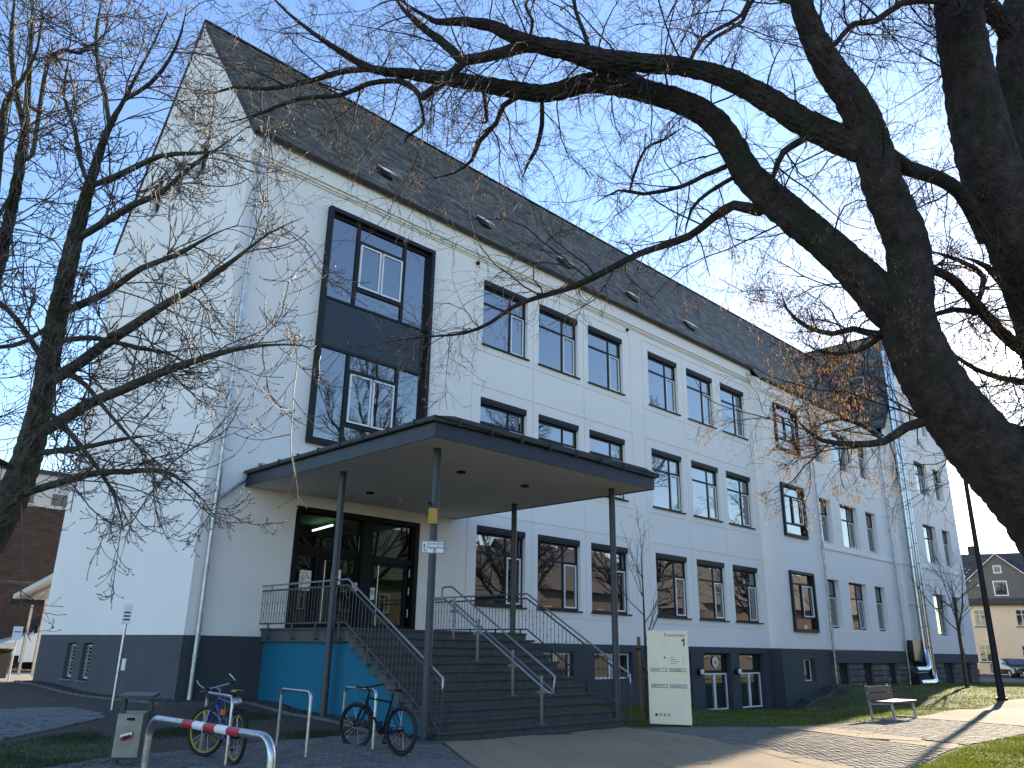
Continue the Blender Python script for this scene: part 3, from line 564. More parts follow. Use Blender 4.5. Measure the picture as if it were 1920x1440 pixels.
# --- gable end
gplace = lambda y, z, d: (d, y, z)
gr = [(5.77, 6.53, .2, 1.18, .2, 1), (7.13, 7.9, .2, 1.18, .2, 1)]
hf_wall('gable_plinth', M['plinth_side'], 0, DEPTH, -.5, 1.398, gr, lambda y, z, d: (d - .004, y, z))
put_window('grille', 6.53, .2, .76, .98, 0, R(-90)); put_window('grille', 7.9, .2, .77, .98, 0, R(-90))
hf_wall('gable_wall', M['white'], 0, DEPTH, 1.4, 14.98, [], gplace)
zb = 16.35; inset = (zb - 14.98) / SLOPE; att = [(3.15, 3.9), (4.95, 5.7), (6.75, 7.5)]
hf_wall('gable_wall', M['white'], inset, DEPTH - inset, 14.98, zb, [(a, b_, 15.0, 16.2, .2, 1) for a, b_ in att], gplace)
MB().add([(0, 0, 14.98), (0, inset, 14.98), (0, inset, zb)], [(0, 1, 2)]).add([(0, DEPTH, 14.98), (0, DEPTH - inset, 14.98), (0, DEPTH - inset, zb)], [(0, 1, 2)]).add([(0, inset, zb), (0, DEPTH - inset, zb), (0, DEPTH / 2, RIDGE_Z)], [(0, 1, 2)]).build('gable_peak', M['white'], school)
for a, b_ in att: put_window('slot', b_, 15.0, b_ - a, 1.2, 0, R(-90))
MB().box(-.02, .004, 3.17, 3.4, .55, .83).build('wall_plate', M['whiteframe'], school)
# rear and far walls
MB().add([(0, DEPTH, -.5), (WX0, DEPTH, -.5), (WX0, DEPTH, 14.98), (0, DEPTH, 14.98)], [(0, 1, 2, 3)]).add([(WX1, YB, -.8), (WX1, 13, -.8), (WX1, 13, 15), (WX1, YB, 15)], [(0, 1, 2, 3)]).add([(WX0, 13, -.8), (WX1, 13, -.8), (WX1, 13, 15), (48, 13, 23), (WX0, 13, 15)], [(0, 1, 2, 3, 4)]).build('rear_wall', M['white'], school)
# --- projecting bay and old part (plane YB)
brect = []; BWIN = [(28.2, 30.62, 2.15, 4.92), (28.12, 30.45, 6.55, 9.12), (28.1, 30.5, 10.8, 13.2)]
for a, b_, c, d in BWIN: brect.append((a + .06, b_ - .06, c + .06, d - .06, .1, 1))
OWIN = []
for z0, z1 in ((2.42, 4.8), (6.66, 8.95), (10.9, 13.05)): OWIN += [(32.2, 33.62, z0, z1), (34.8, 37.0, z0, z1), (38.15, 39.58, z0, z1)]
for a, b_, c, d in OWIN: brect.append((a, b_, c, d, .3, 1))
MB().add([(BX, 0, -1.4), (BX, YB, -1.4), (BX, YB, 1.4), (BX, 0, 1.4)], [(0, 1, 2, 3)]).build('bay_plinth_side', M['plinth'], school); MB().add([(BX, 0.05, 1.4), (BX, YB, 1.4), (BX, YB, 14.2), (BX, 0.05, 14.5)], [(0, 1, 2, 3)]).build('bay_side_wall', M['white'], school)
hf_wall('bay_wall', M['white'], BX, WX0, 1.4, 13.6, brect, front(YB))
hf_wall('bay_plinth', M['plinth'], BX, OX - .1, -1.4, 1.398, [(28.85, 30.0, -.05, .98, .35, 1)], front(YB - .004)); put_window('cellar', 28.85, -.05, 1.15, 1.03, YB + .1)
MB().box(BX - .15, WX0, YB - .13, YB + .02, 13.6, 14.12).box(BX - .09, WX0, YB - .09, YB, 13.52, 13.6).box(BX - .04, WX0, YB - .04, YB, 13.46, 13.52).build('cornice', M['white'], school)
for a, b_, c, d in BWIN:
    f = MB(); ringbox(f, a, b_, c, d, YB - .12, YB + .1, .13); w = b_ - a; f.box(a + .13, b_ - .13, YB, YB + .1, c + .6, c + .68); f.box(a + .13, b_ - .13, YB + .003, YB + .1, d - .62, d - .54); f.box(a + w * .46, a + w * .46 + .09, YB - .004, YB + .1, c + .68, d - .62)
    o = f.build('window', M['anthracite'], school, bevel=.005)
    obj('pane', pane_mesh(a + .13, b_ - .13, c + .13, c + .6, YB + .05, M['glass']), o); obj('pane', pane_mesh(a + .13, b_ - .13, d - .54, d - .13, YB + .05, M['glass']), o)
    obj('pane', pane_mesh(a + .13, a + w * .46, c + .68, d - .62, YB + .05, M['glass']), o); obj('pane', pane_mesh(a + w * .46 + .09, b_ - .13, c + .68, d - .62, YB + .05, M['glass']), o)
    s = MB(); ringbox(s, a + w * .46 + .1, b_ - .15, c + .7, d - .64, YB - .02, YB + .03, .045); s.build('sash', M['whiteframe'], o)
for a, b_, c, d in OWIN: put_window('old', a, c, b_ - a, d - c, YB + .12)
MB().box(OX, WX0, YB - .06, YB, 6.3, 6.42).build('string_course', M['white'], school)
# --- wing with its own gable
YW = YB - .12; wr = []
WWIN = []
for z0, z1 in ((2.4, 4.88), (6.81, 9.26), (11.26, 13.45)): WWIN += [(44.1, 45.6, z0, z1), (46.9, 49.2, z0, z1), (50.4, 52.0, z0, z1)]
for a, b_, c, d in WWIN: wr.append((a, b_, c, d, .3, 1))
hf_wall('wing_wall', M['white'], WX0, WX1, 1.3, 15.0, wr, front(YW))
for a, b_, c, d in WWIN: put_window('old', a, c, b_ - a, d - c, YW + .12)
wi = 2.3 / 1.404
hf_wall('wing_gable', M['white'], WX0 + wi, WX1 - wi, 15.0, 17.3, [(45.3, 46.2, 15.6, 17.1, .3, 1), (47.3, 48.3, 15.6, 17.1, .3, 1), (49.6, 50.5, 15.6, 17.1, .3, 1)], front(YW))
for a in (45.3, 47.3, 49.6): put_window('slot', a, 15.6, .9 if a != 47.3 else 1.0, 1.5, YW + .1)
MB().add([(WX0, YW, 15), (WX0 + wi, YW, 15), (WX0 + wi, YW, 17.3)], [(0, 1, 2)]).add([(WX1, YW, 15), (WX1 - wi, YW, 15), (WX1 - wi, YW, 17.3)], [(0, 1, 2)]).add([(WX0 + wi, YW, 17.3), (WX1 - wi, YW, 17.3), (48, YW, 23)], [(0, 1, 2)]).add([(WX0, YB, 1.3), (WX0, YW, 1.3), (WX0, YW, 15), (WX0, YB, 15)], [(0, 1, 2, 3)]).build('wing_peak', M['white'], school)
MB().box(WX0 - .03, WX1 + .03, YW - .06, YW, 6.35, 6.47).build('string_course', M['white'], school)
# stone plinth of the old part: dark band, piers of separate blocks, cavities between
MB().box(OX - .1, WX1, YB + .06, YB + .3, -1.0, 1.3).build('plinth_cavity', M['dark'], school)
MB().box(OX - .1, WX1 + .02, YW - .03, YB + .06, .78, 1.3).build('plinth_band', M['plinth'], school)
SP = MB(); blocks = 0
x = OX
piers = [(31.85, 32.5), (33.6, 35.3), (36.5, 38.6), (39.7, 42.2), (45.4, 47.2), (48.9, 50.8), (52.2, 53.7)]
for xa, xb in piers:
    z = -.75; row = 0
    while z < .75:
        h = random.uniform(.24, .34); h = min(h, .78 - z); xx = xa + (0 if row % 2 else 0)
        while xx < xb - .05:
            w = min(random.uniform(.38, .75), xb - xx); w = xb - xx if xb - xx - w < .25 else w; pr = random.uniform(.0, .07); bvl = .035
            vs = [(xx + .008, YB + .06, z + .008), (xx + w - .008, YB + .06, z + .008), (xx + w - .008, YB + .06, z + h - .008), (xx + .008, YB + .06, z + h - .008)]
            mid = [(v[0], YB - .02 - pr * .5, v[2]) for v in vs]; c = (xx + w / 2, YB - .06 - pr, z + h / 2)
            q = [(c[0] + (v[0] - c[0]) * random.uniform(.6, .85), c[1] + random.uniform(-.02, .02), c[2] + (v[2] - c[2]) * random.uniform(.6, .85)) for v in vs]
            bmb = MB().add(vs + mid + q, [(j, (j + 1) % 4, 4 + (j + 1) % 4, 4 + j) for j in range(4)] + [(4 + j, 4 + (j + 1) % 4, 8 + (j + 1) % 4, 8 + j) for j in range(4)] + [(8, 9, 10, 11)])
            bmb.build('stone_block', M['stone'], school); xx += w
        z += h; row += 1
# --- roofs
def slates(name, o0, ud, vd, ulen, vlen, nrm, parent, w=.34, h=.25, nind=0):
    """courses of single slates on a slope; the nearest are objects, the rest one part"""
    o0, ud, vd, nrm = map(np.array, (o0, ud, vd, nrm)); pcs = []; vv = 0.0
    while vv < vlen - .02:
        u = -random.random() * w
        while u < ulen:
            ww = w * random.uniform(.85, 1.15); a, b_ = max(u, 0) + .003, min(u + ww, ulen) - .003
            if b_ > a + .03:
                lift = .034 + random.uniform(0, .016); top = min(h * 1.5, vlen - vv); sk = random.uniform(-.012, .012)
                pcs.append(np.array([o0 + ud * a + vd * (vv + sk) + nrm * lift, o0 + ud * b_ + vd * (vv + sk + random.uniform(-.008, .008)) + nrm * (lift + random.uniform(-.004, .004)), o0 + ud * b_ + vd * (vv + top) + nrm * .004, o0 + ud * a + vd * (vv + top) + nrm * .004, o0 + ud * a + vd * (vv + sk), o0 + ud * b_ + vd * (vv + sk)]))
            u += ww
        vv += h
    P = np.array(pcs); order = np.argsort(np.linalg.norm(P.mean(1) - np.array(CAM), axis=1)); fq = np.array([(0, 1, 2, 3), (4, 5, 1, 0)])
    for i in order[:nind]: c = P[i].mean(0); obj('slate', big_mesh('slate', P[i] - c, fq, M['slate']), parent, tuple(c))
    Q = P[order[nind:]]; F = (fq[None] + (np.arange(len(Q)) * 6)[:, None, None]).reshape(-1, 4)
    o = obj(name, big_mesh(name, Q.reshape(-1, 3), F, M['slate']), parent); o['kind'] = 'stuff'; return o
def roof_pt(x, y): return (x, y, 14.98 + (y if y < DEPTH / 2 else DEPTH - y) * SLOPE)
c_, s_ = 1 / math.hypot(1, SLOPE), SLOPE / math.hypot(1, SLOPE)
EY2 = EAVE_Y + YB + .08
rb = MB(); RX1 = 48
rb.add([roof_pt(-.04, EAVE_Y), roof_pt(BX - .2, EAVE_Y), roof_pt(BX - .2, EY2), roof_pt(RX1, EY2), roof_pt(RX1, DEPTH / 2), roof_pt(-.04, DEPTH / 2)], [(0, 1, 2, 3, 4, 5)])
rb.add([(-.04, DEPTH + .1, 14.98 - .1 * SLOPE), (RX1, DEPTH + .1, 14.98 - .1 * SLOPE), (RX1, DEPTH / 2, RIDGE_Z), (-.04, DEPTH / 2, RIDGE_Z)], [(0, 1, 2, 3)])
ROOF = rb.build('roof', M['slate_base'], school)
L0 = (DEPTH / 2 - EAVE_Y) / c_
slates('slate_courses', roof_pt(-.04, EAVE_Y), (1, 0, 0), (0, c_, s_), BX + 14, L0, (0, -s_, c_), ROOF, nind=300)
slates('slate_courses', roof_pt(BX - .2, EY2), (1, 0, 0), (0, c_, s_), 15, (EAVE_Y - EY2) / c_ + .05, (0, -s_, c_), ROOF)
MB().bar((-.03, EAVE_Y, 14.98 + EAVE_Y * SLOPE - .06), (-.03, DEPTH / 2, RIDGE_Z - .06), .04, .12, up=(0, -s_, c_)).bar((-.03, DEPTH + .08, 14.98 - .08 * SLOPE - .06), (-.03, DEPTH / 2, RIDGE_Z - .06), .04, .1, up=(0, s_, c_)).build('verge_trim', M['slate_base'], ROOF)
MB().bar((-.05, DEPTH / 2, RIDGE_Z + .02), (RX1, DEPTH / 2, RIDGE_Z + .02), .2, .05).build('ridge_cap', M['slate_base'], ROOF)
for x in (4.9, 9.36, 13.8, 18.3, 22.86):
    y = .8; z = roof_pt(x, y)[2]; nrm = Vector((0, -s_, c_)); up = Vector((0, c_, s_)); c = Vector((x, y, z)) + nrm * .06
    hb = MB().bar(c - up * .28, c + up * .28, .42, .14, up=nrm).build('roof_hatch', M['anthracite'], ROOF); c2 = c + nrm * .1
    MB().bar(c2 - up * .33 + nrm * .12, c2 + up * .3, .48, .025, up=nrm).build('hatch_lid', M['hatch'], hb)
# wing roof
ws = 8.0 / 5.7; wc, wsn = 1 / math.hypot(1, ws), ws / math.hypot(1, ws)
wb = MB(); ov = .25
wb.add([(WX0 - ov, YW - .15, 15 - ov * ws), (WX0 - ov, 13.2, 15 - ov * ws), (48, 13.2, 23), (48, YW - .15, 23)], [(0, 1, 2, 3)]).add([(WX1 + ov, YW - .15, 15 - ov * ws), (WX1 + ov, 13.2, 15 - ov * ws), (48, 13.2, 23), (48, YW - .15, 23)], [(0, 1, 2, 3)])
WROOF = wb.build('wing_roof', M['slate_base'], school)
slates('slate_courses', (WX0 - ov, YW - .15, 15 - ov * ws), (0, 1, 0), (wc, 0, wsn), 8.0, (5.7 + ov) / wc, (-wsn, 0, wc), WROOF)
MB().bar((WX0 - ov, YW - .16, 15 - ov * ws), (48, YW - .16, 23), .05, .2, up=(-wsn, 0, wc)).bar((WX1 + ov, YW - .16, 15 - ov * ws), (48, YW - .16, 23), .05, .2, up=(wsn, 0, wc)).bar((48, YW - .2, 23.03), (48, 13.2, 23.03), .3, .08).build('verge_trim', M['slate_base'], WROOF)
# gutters and downpipes
def gutter(x0, x1, y, z, name='gutter'):
    n = 7; pr = [(y + .07 * math.cos(math.pi + math.pi * i / n), z + .08 * math.sin(math.pi + math.pi * i / n)) for i in range(n + 1)]; pr2 = [(y + (a - y) * .88, z + (b_ - z) * .88) for a, b_ in pr]
    mb = MB(); mb.add([(x0, a, b_) for a, b_ in pr] + [(x1, a, b_) for a, b_ in pr], [(i, i + 1, n + 2 + i, n + 1 + i) for i in range(n)]).add([(x0, a, b_) for a, b_ in pr2] + [(x1, a, b_) for a, b_ in pr2], [(i, i + 1, n + 2 + i, n + 1 + i) for i in range(n)])
    mb.tube([(x0, y - .072, z), (x1, y - .072, z)], .011, 6); g_ = mb.build(name, M['gutter'], school)
    k = x0 + 1.0
    while k < x1:
        MB().bar((k, y - .1, z - .02), (k, y + .02, z - .11), .03, .03).build('gutter_bracket', M['gutter'], g_); k += 2.0
gutter(-.1, BX - .15, EAVE_Y - .08, 14.98 + EAVE_Y * SLOPE + .0); gutter(BX - .15, 41.9, EY2 - .08, 14.98 + EY2 * SLOPE)
def downpipe(pts, label, r=.055, m_='zinc'):
    mb = MB().tube(pts, r, 10); z0 = pts[-1][2]; o = mb.build('downpipe', M[m_], school, True); o['label'] = label; z = z0 + 1.0; x, y = pts[-2][0], pts[-2][1]
    while z < pts[2][2]: MB().tube([(x, y, z - .025), (x, y, z + .025)], r * 1.25, 10).bar((x, y, z), (x, y + .12, z), .02).build('pipe_clip', M[m_], o); z += 1.9
    return o
ez = 14.98 + EAVE_Y * SLOPE
downpipe([(.3, EAVE_Y - .06, ez - .08), (.3, EAVE_Y - .06, ez - .2), (.27, -.14, ez - .55), (.27, -.14, 2.2), (.27, -.14, -.05)], 'zinc downpipe at the gable corner', .06)
ez2 = 14.98 + EY2 * SLOPE
downpipe([(31.9, EY2 - .06, ez2 - .08), (31.9, EY2 - .06, ez2 - .2), (31.85, YB - .14, ez2 - .6), (31.85, YB - .14, 4), (31.85, YB - .14, -.3)], 'zinc downpipe between the bay and the old part'); downpipe([(41.3, EY2 - .06, ez2 - .08), (41.3, EY2 - .06, ez2 - .2), (41.2, YB - .14, ez2 - .6), (41.2, YB - .14, 4), (41.2, YB - .14, -.4)], 'zinc downpipe beside the steel flues')
# flush wall fittings
for x, z in ((8.46, 13.84), (16.87, 13.87)): MB().tube([(x, -.07, z), (x, .02, z)], .07, 12).build('vent_outlet', M['black'], school, True)
MB().tube([(17.35, -.02, .72), (17.35, -.1, .72)], .2, 16).build('vent_cowl', M['steel'], school, True)
for x in (20.85, 23.7):
    o = MB().ball((x, -.07, .45), .14, 10, 6).build('wall_lamp', M['black'], school, True); MB().box(x - .09, x + .09, -.22, -.15, .36, .54).build('lamp_glass', M['whiteframe'], o, bevel=.02)
# emblem on the garden door's top light
MB().tube([(22.45, .2, .82), (22.45, .19, .82)], .22, 20).build('door_emblem', M['whiteframe'], school); MB().box(22.36, 22.4, .183, .188, .72, .86).box(22.43, 22.47, .183, .188, .72, .92).box(22.5, 22.54, .183, .188, .72, .86).build('emblem_mark', mat('emblem_green', (.1, .25, .08), .6), school)
# roof service platform on the wing
pf = MB(); pz = 17.6; px = WX0 + (pz - 15) / ws - .2
for y in (.6, 1.6, 2.6, 3.2): pf.bar((px - .5, y, pz), (px - .5, y, pz + 1.1), .05)
for z in (pz, pz + .55, pz + 1.1): pf.bar((px - .5, .6, z), (px - .5, 3.2, z), .05)
pf.box(px - .55, px + .3, .6, 3.2, pz - .06, pz); pf.bar((px - .5, .6, pz + 1.1), (px + .4, .6, pz + 1.1), .05); pf.build('roof_platform', M['steel'], school)
# steel flues
for i, (x, label) in enumerate(((43.15, 'taller left polished steel flue on the wing wall'), (43.95, 'right polished steel flue on the wing wall'))):
    t = thing('steel_flue', label, 'flue', (x, YW - .35, 0), group='polished steel flues'); z0, z1 = (1.6, 20.0) if i == 0 else (.4, 19.8); mb = MB()
    n = 16; 
    for k in range(n): a = z0 + (z1 - z0) * k / n; MB().tube([(0, 0, a), (0, 0, a + (z1 - z0) / n - .012)], .165 if i == 0 else .155, 14).build('flue_section', M['flue'], t, True)
    for k in range(1, n): a = z0 + (z1 - z0) * k / n; MB().tube([(0, 0, a - .05), (0, 0, a + .03)], .18, 14).build('flue_clamp', M['inox'], t, True)
    for z in (4, 8, 12, 15): MB().bar((0, 0, z), (-.5 if i == 0 else 0, .33, z), .05).build('wall_bracket', M['steel'], t)
    if i == 0: MB().tube([(0, 0, 1.6), (0, 0, 1.5), (-.2, -.1, .9), (-.45, -.2, .55), (-.9, -.2, .42), (-2.2, -.1, .42)], .19, 12).build('flue_elbow', M['flue'], t, True)
    else: MB().tube([(0, 0, .4), (0, 0, -.0), (-.15, -.1, -.2), (-.7, -.15, -.27), (-2.6, -.1, -.27)], .19, 12).build('flue_elbow', M['flue'], t, True)
bx_ = thing('plant_duct_box', 'dark green box at the foot of the steel flues', 'duct', (41.9, YW - .25, 0)); MB().box(-.5, .9, -.1, .2, .9, 2.0).build('casing', M['panel'], bx_, bevel=.01); MB().box(-.6, 1.3, -.2, .15, -.4, .1).build('base_box', M['dark'], bx_, bevel=.01)
# ------------------------------------------------------------------ entrance canopy
can = thing('entrance_canopy', 'flat entrance canopy with dark fascia on four slim posts', 'canopy')
CX0, CX1, CY, CZ0, CZ1 = 1.02, 7.9, -7.38, 4.95, 5.27
MB().box(CX0 + .03, CX1 - .03, CY + .03, -.002, CZ0, CZ0 + .03).build('soffit', M['soffit'], can)
MB().box(CX0, CX1, CY, CY + .03, CZ0 - .02, CZ1).build('fascia', M['fascia'], can); MB().box(CX0, CX0 + .03, CY + .03, -.002, CZ0 - .02, CZ1).build('fascia', M['fascia'], can); MB().box(CX1 - .03, CX1, CY + .03, -.002, CZ0 - .02, CZ1).build('fascia', M['fascia'], can)
MB().prism([(CX0 - .06, CZ1 + .003), (CX1 + .06, CZ1 + .003), (CX1 + .06, CZ1 + .04), (CX1 - .4, CZ1 + .12), (CX0 + .4, CZ1 + .12), (CX0 - .06, CZ1 + .04)], CY - .06, -.002, 'y').build('roof_sheet', M['gutter'], can)
eg = MB().tube([(CX0 - .06, -.05, CZ1 - .0), (CX0 - .06, CY - .06, CZ1 + .0), (CX1 + .06, CY - .06, CZ1 + .0), (CX1 + .06, -.05, CZ1)], .055, 8).build('edge_gutter', M['gutter'], can, True)
for k in range(8): MB().box(CX0 + .5 + k * .85, CX0 + .53 + k * .85, CY - .125, CY - .0, CZ1 - .06, CZ1 + .065).build('gutter_bracket', M['gutter'], can)
for k in range(8): MB().box(CX0 - .125, CX0, CY + .5 + k * .85, CY + .53 + k * .85, CZ1 - .06, CZ1 + .065).build('gutter_bracket', M['gutter'], can)
MB().tube([(CX0 - .06, -.1, CZ1 - .02), (CX0 - .08, -.12, CZ1 - .2), (.36, -.14, 4.55), (.3, -.14, 4.4)], .04, 8).build('drain_pipe', M['zinc'], can, True)
MB().box(1.3, 2.6, -.12, -.004, CZ1 + .12, CZ1 + .3).build('flashing', M['zinc'], can)
POSTS = [(1.72, -6.62), (1.72, -3.3), (7.2, -6.62), (7.17, -3.3)]
for i, (x, y) in enumerate(POSTS):
    zb = 1.593 if i == 3 else g1(x, y) - .02
    o = MB().tube([(x, y, zb), (x, y, CZ0 + .005)], .075, 16).build('post', M['ironpaint'], can, True)
    if i == 3: MB().tube([(x, y, 1.595), (x, y, 1.62)], .13, 16).build('foot_plate', M['ironpaint'], o, True)
    else: MB().tube([(x, y, zb + .55), (x, y, zb + .58)], .082, 16).build('post_collar', M['concrete'], o, True)
for x, y in ((3.58, -1.68), (3.45, -5.35), (5.51, -5.32), (5.6, -1.7)): MB().tube([(x, y, CZ0 - .04), (x, y, CZ0 + .005)], .1, 14).build('downlight', M['black'], can, True)
MB().ball((4.66, -1.5, CZ0 - .01), .05, 8, 5).build('motion_sensor', M['whiteframe'], can, True)
# yellow box and accessibility sign on the front left post
px, py = POSTS[0]; vd = Vector((CAM.x - px, CAM.y - py, 0)).normalized(); rd = Vector((-vd.y, vd.x, 0)); rza = math.atan2(rd.y, rd.x)
sg = thing('direction_sign', 'white accessible entrance sign with arrow clamped to the front left canopy post', 'sign', (px + vd.x * .085, py + vd.y * .085, 3.02), rza)
MB().box(-.22, .22, -.006, .006, -.12, .12).build('plate', M['whiteframe'], sg, bevel=.004); bd = MB(); ringbox(bd, -.215, .215, -.115, .115, -.0085, -.0065, .012); bd.build('border', M['ink'], sg)
text_on('lettering', 'barrierefreier', .062, M['ink'], sg, (-.11, -.0085, .045)); text_on('lettering', 'Eingang/Aufzug', .062, M['ink'], sg, (-.12, -.0085, -.025))
MB().prism([(-.185, .02), (-.165, .07), (-.145, .02)], -.0085, -.0065, 'y').box(-.172, -.158, -.0085, -.0065, -.06, .02).box(-.172, -.11, -.0085, -.0065, -.075, -.06).build('arrow', M['ink'], sg)
MB().ring((.03, -.0085, -.075), (0, 1, 0), .022, .004, 14, 4).bar((.025, -.0085, -.035), (.03, -.0085, -.07), .008).bar((.03, -.0085, -.06), (.055, -.0085, -.06), .008).ball((.023, -.0085, -.025), .009, 6, 4).build('wheelchair_symbol', M['ink'], sg)
yb = thing('yellow_box', 'small yellow box fixed high on the front left canopy post', 'box', (px - rd.x * .03 + vd.x * .1, py - rd.y * .03 + vd.y * .1, 3.6), rza); MB().box(-.085, .085, -.04, .04, -.15, .15).build('casing', M['yellow'], yb, bevel=.015); MB().box(-.05, .05, -.046, -.039, .03, .1).build('marking', M['ochre'], yb); MB().box(-.05, .05, -.046, -.039, -.09, -.02).build('marking', M['ochre'], yb); MB().box(-.06, -.02, -.02, .02, .2, .25).build('sensor', M['black'], yb)
# ------------------------------------------------------------------ stairs
ST = thing('entrance_stairs', 'wide dark basalt stairs with landing and turquoise side wall', 'stairs')
SX0, SX1, LZ, LY, RI, TR = 1.88, 7.12, 1.593, -3.78, .162, .281
MB().box(SX0, SX1 + .05, LY + .002, -.02, LZ - .3, LZ - .05).build('landing_slab', M['stepstone'], ST); MB().box(SX0 - .04, SX1 + .06, LY - .03, -.005, LZ - .048, LZ).build('landing_top', M['treadstone'], ST, bevel=.006)
for k in range(12):
    zt = LZ - RI * k; y1 = LY - TR * k + .0; x1 = SX1 + .0 * k
    if k == 0: s = MB().box(SX0, x1 - .06, LY - .0, LY + .3, zt - RI - .12, zt - .302).build('step', M['stepstone'], ST); continue
    s = MB().box(SX0 + .001 * k, x1 - .0, y1 + .0, y1 + TR + .0, max(zt - RI - .1, -.45), zt - .052).build('step', M['stepstone'], ST)
    MB().box(SX0 - .04 - .0005 * k, x1 + .04, y1 - .055, y1 + TR - .057, zt - .05, zt).build('tread', M['treadstone'], s, bevel=.006)
prof = [(-.03, -.4), (LY - TR * 11 + .1, -.45)] + []
pts = []
for k in range(11, 0, -1): pts += [(LY - TR * k + .06, LZ - RI * (k + 1) - .06), (LY - TR * (k - 1) + .06, LZ - RI * (k + 1) - .06)]
MB().prism(prof + pts + [(LY + .06, LZ - .305), (-.03, LZ - .305)], SX0 + .08, SX0 + .12, 'x').build('side_wall', M['blue'], ST)
MB().prism(prof + pts + [(LY + .06, LZ - .305), (-.03, LZ - .305)], SX1 - .16, SX1 - .12, 'x').build('side_wall', M['plinth'], ST)
# railings
def railing(x, label, out):
    t = thing('stair_railing', label, 'railing'); H = .98; yE = LY - TR * 11 - .1; zE = LZ - RI * 11
    sl = RI / TR
    def top(y): return LZ + H if y > LY else LZ + H - (LY - y) * sl
    def flat(h): return [(x, -.05, LZ + h), (x, LY + .02, LZ + h), (x, yE, LZ + h - (LY - yE) * sl)]
    MB().tube(flat(H) + [(x, yE - .03, LZ + H - (LY - yE) * sl - .03), (x, yE - .03, LZ + H - (LY - yE) * sl - .2)], .022, 10).build('handrail', M['inox'], t, True)
    f = flat(H - .12); mb = MB().bar(f[0], f[1], .012, .04).bar(f[1], f[2], .012, .04).tube([f[2], (x, yE - .04, f[2][2] - .06), (x, yE - .05, f[2][2] - .2), (x, yE + .02, zE - .15)], .016, 6).build('upper_bar', M['ironpaint'], t)
    f2 = flat(.1); MB().bar(f2[0], f2[1], .012, .035).bar(f2[1], f2[2], .012, .035).build('lower_bar', M['ironpaint'], t)
    y = -.1; i = 0
    while y > yE:
        zt = top(y) - .12; z0 = zt - (H - .22); b_ = MB().tube([(x, y, z0), (x, y, zt)], .0075, 6, False)
        for zz in ((.3,) if i % 2 else (.62,)): b_.ball((x, y, z0 + (zt - z0) * zz), .02, 6, 4)
        b_.build('baluster', M['ironpaint'], t); y -= .125; i += 1
    for y in [-.5, -1.6, -2.6, LY + .25] + [LY - TR * k for k in (3, 7, 10)]:
        zb = top(y) - H
        MB().bar((x, y, zb + H - .12), (x, y, zb + H), .014).build('rail_bracket', M['ironpaint'], t)
        MB().bar((x, y, zb - .25), (x, y, zb + .12), .02, .05).bar((x, y, zb - .24), (x - out * .08, y, zb - .24), .02, .04).build('foot_bracket', M['ironpaint'], t)
    return t
railing(SX0 - .1, 'iron baluster railing on the left, above the turquoise side wall', -1); railing(SX1 + .1, 'iron baluster railing on the right, in front of the ground floor windows', 1)
mr = thing('centre_handrail', 'double stainless steel handrail up the middle of the stairs', 'handrail'); xm = 4.6; sl = RI / TR
def nz(y): return LZ - max(0, (LY - y)) * sl
yA, yE = LY + .05, LY - TR * 11.6
MB().tube([(xm + .09, yA + .35, nz(yA) + .72), (xm + .09, yA + .35, nz(yA) + .97), (xm + .09, yA + .3, nz(yA) + 1.0), (xm + .09, yA, nz(yA) + 1.0), (xm + .09, yE + .06, nz(yE) + 1.03), (xm + .09, yE, nz(yE) + .97), (xm + .09, yE + .05, nz(yE) + .72)], .022, 10).build('upper_rail', M['inox'], mr, True)
MB().tube([(xm - .09, yA + .4, nz(yA) + .7), (xm - .09, yA + .02, nz(yA) + .7), (xm - .09, yE + .1, nz(yE) + .74), (xm - .05, yE + .01, nz(yE) + .68), (xm + .06, yE + .01, nz(yE) + .68), (xm + .09, yE + .1, nz(yE) + .74), (xm + .09, yA + .02, nz(yA) + .7)], .022, 10).build('lower_rail', M['inox'], mr, True)
for k in (1, 4, 8, 11):
    y = LY - TR * k + .12; zt = LZ - RI * k; o = MB().bar((xm, y, zt), (xm, y, zt + .9), .045, .045).build('post', M['inox'], mr, bevel=.004)
    MB().box(xm - .1, xm + .1, y - .06, y + .06, zt, zt + .012).build('foot_plate', M['inox'], o); MB().box(xm - .11, xm + .11, y - .025, y + .025, zt + .56, zt + .62).build('bracket', M['inox'], o)
# ------------------------------------------------------------------ information stele
sa, sb = Vector((7.85, -7.03, 0)), Vector((8.34, -7.82, 0)); sd = (sb - sa).normalized(); rzs = math.atan2(sd.y, sd.x); sw = (sb - sa).length; sh = 2.04
sz = g1(8.1, -7.4)
stele = thing('information_stele', 'pale champagne metal information stele lettered Kaiserplatz 1', 'sign', (sa.x, sa.y, sz), rzs)
MB().box(0, sw, 0, .09, .03, sh).build('panel', M['champagne'], stele, bevel=.006); MB().box(.05, sw - .05, .02, .07, -.05, .03).build('base', M['dark'], stele)
text_on('lettering', 'Kaiserplatz', .105, M['ink'], stele, (sw * .93, -.0012, sh - .135), align='RIGHT'); x1_ = sw * .93; z1_ = sh - .34; MB().prism([(x1_ - .045, z1_), (x1_ - .012, z1_), (x1_ - .012, z1_ + .165), (x1_ - .038, z1_ + .165), (x1_ - .05, z1_ + .145), (x1_ - .085, z1_ + .125), (x1_ - .085, z1_ + .1), (x1_ - .045, z1_ + .115)], -.0016, .001, 'y').build('number', M['ink'], stele)
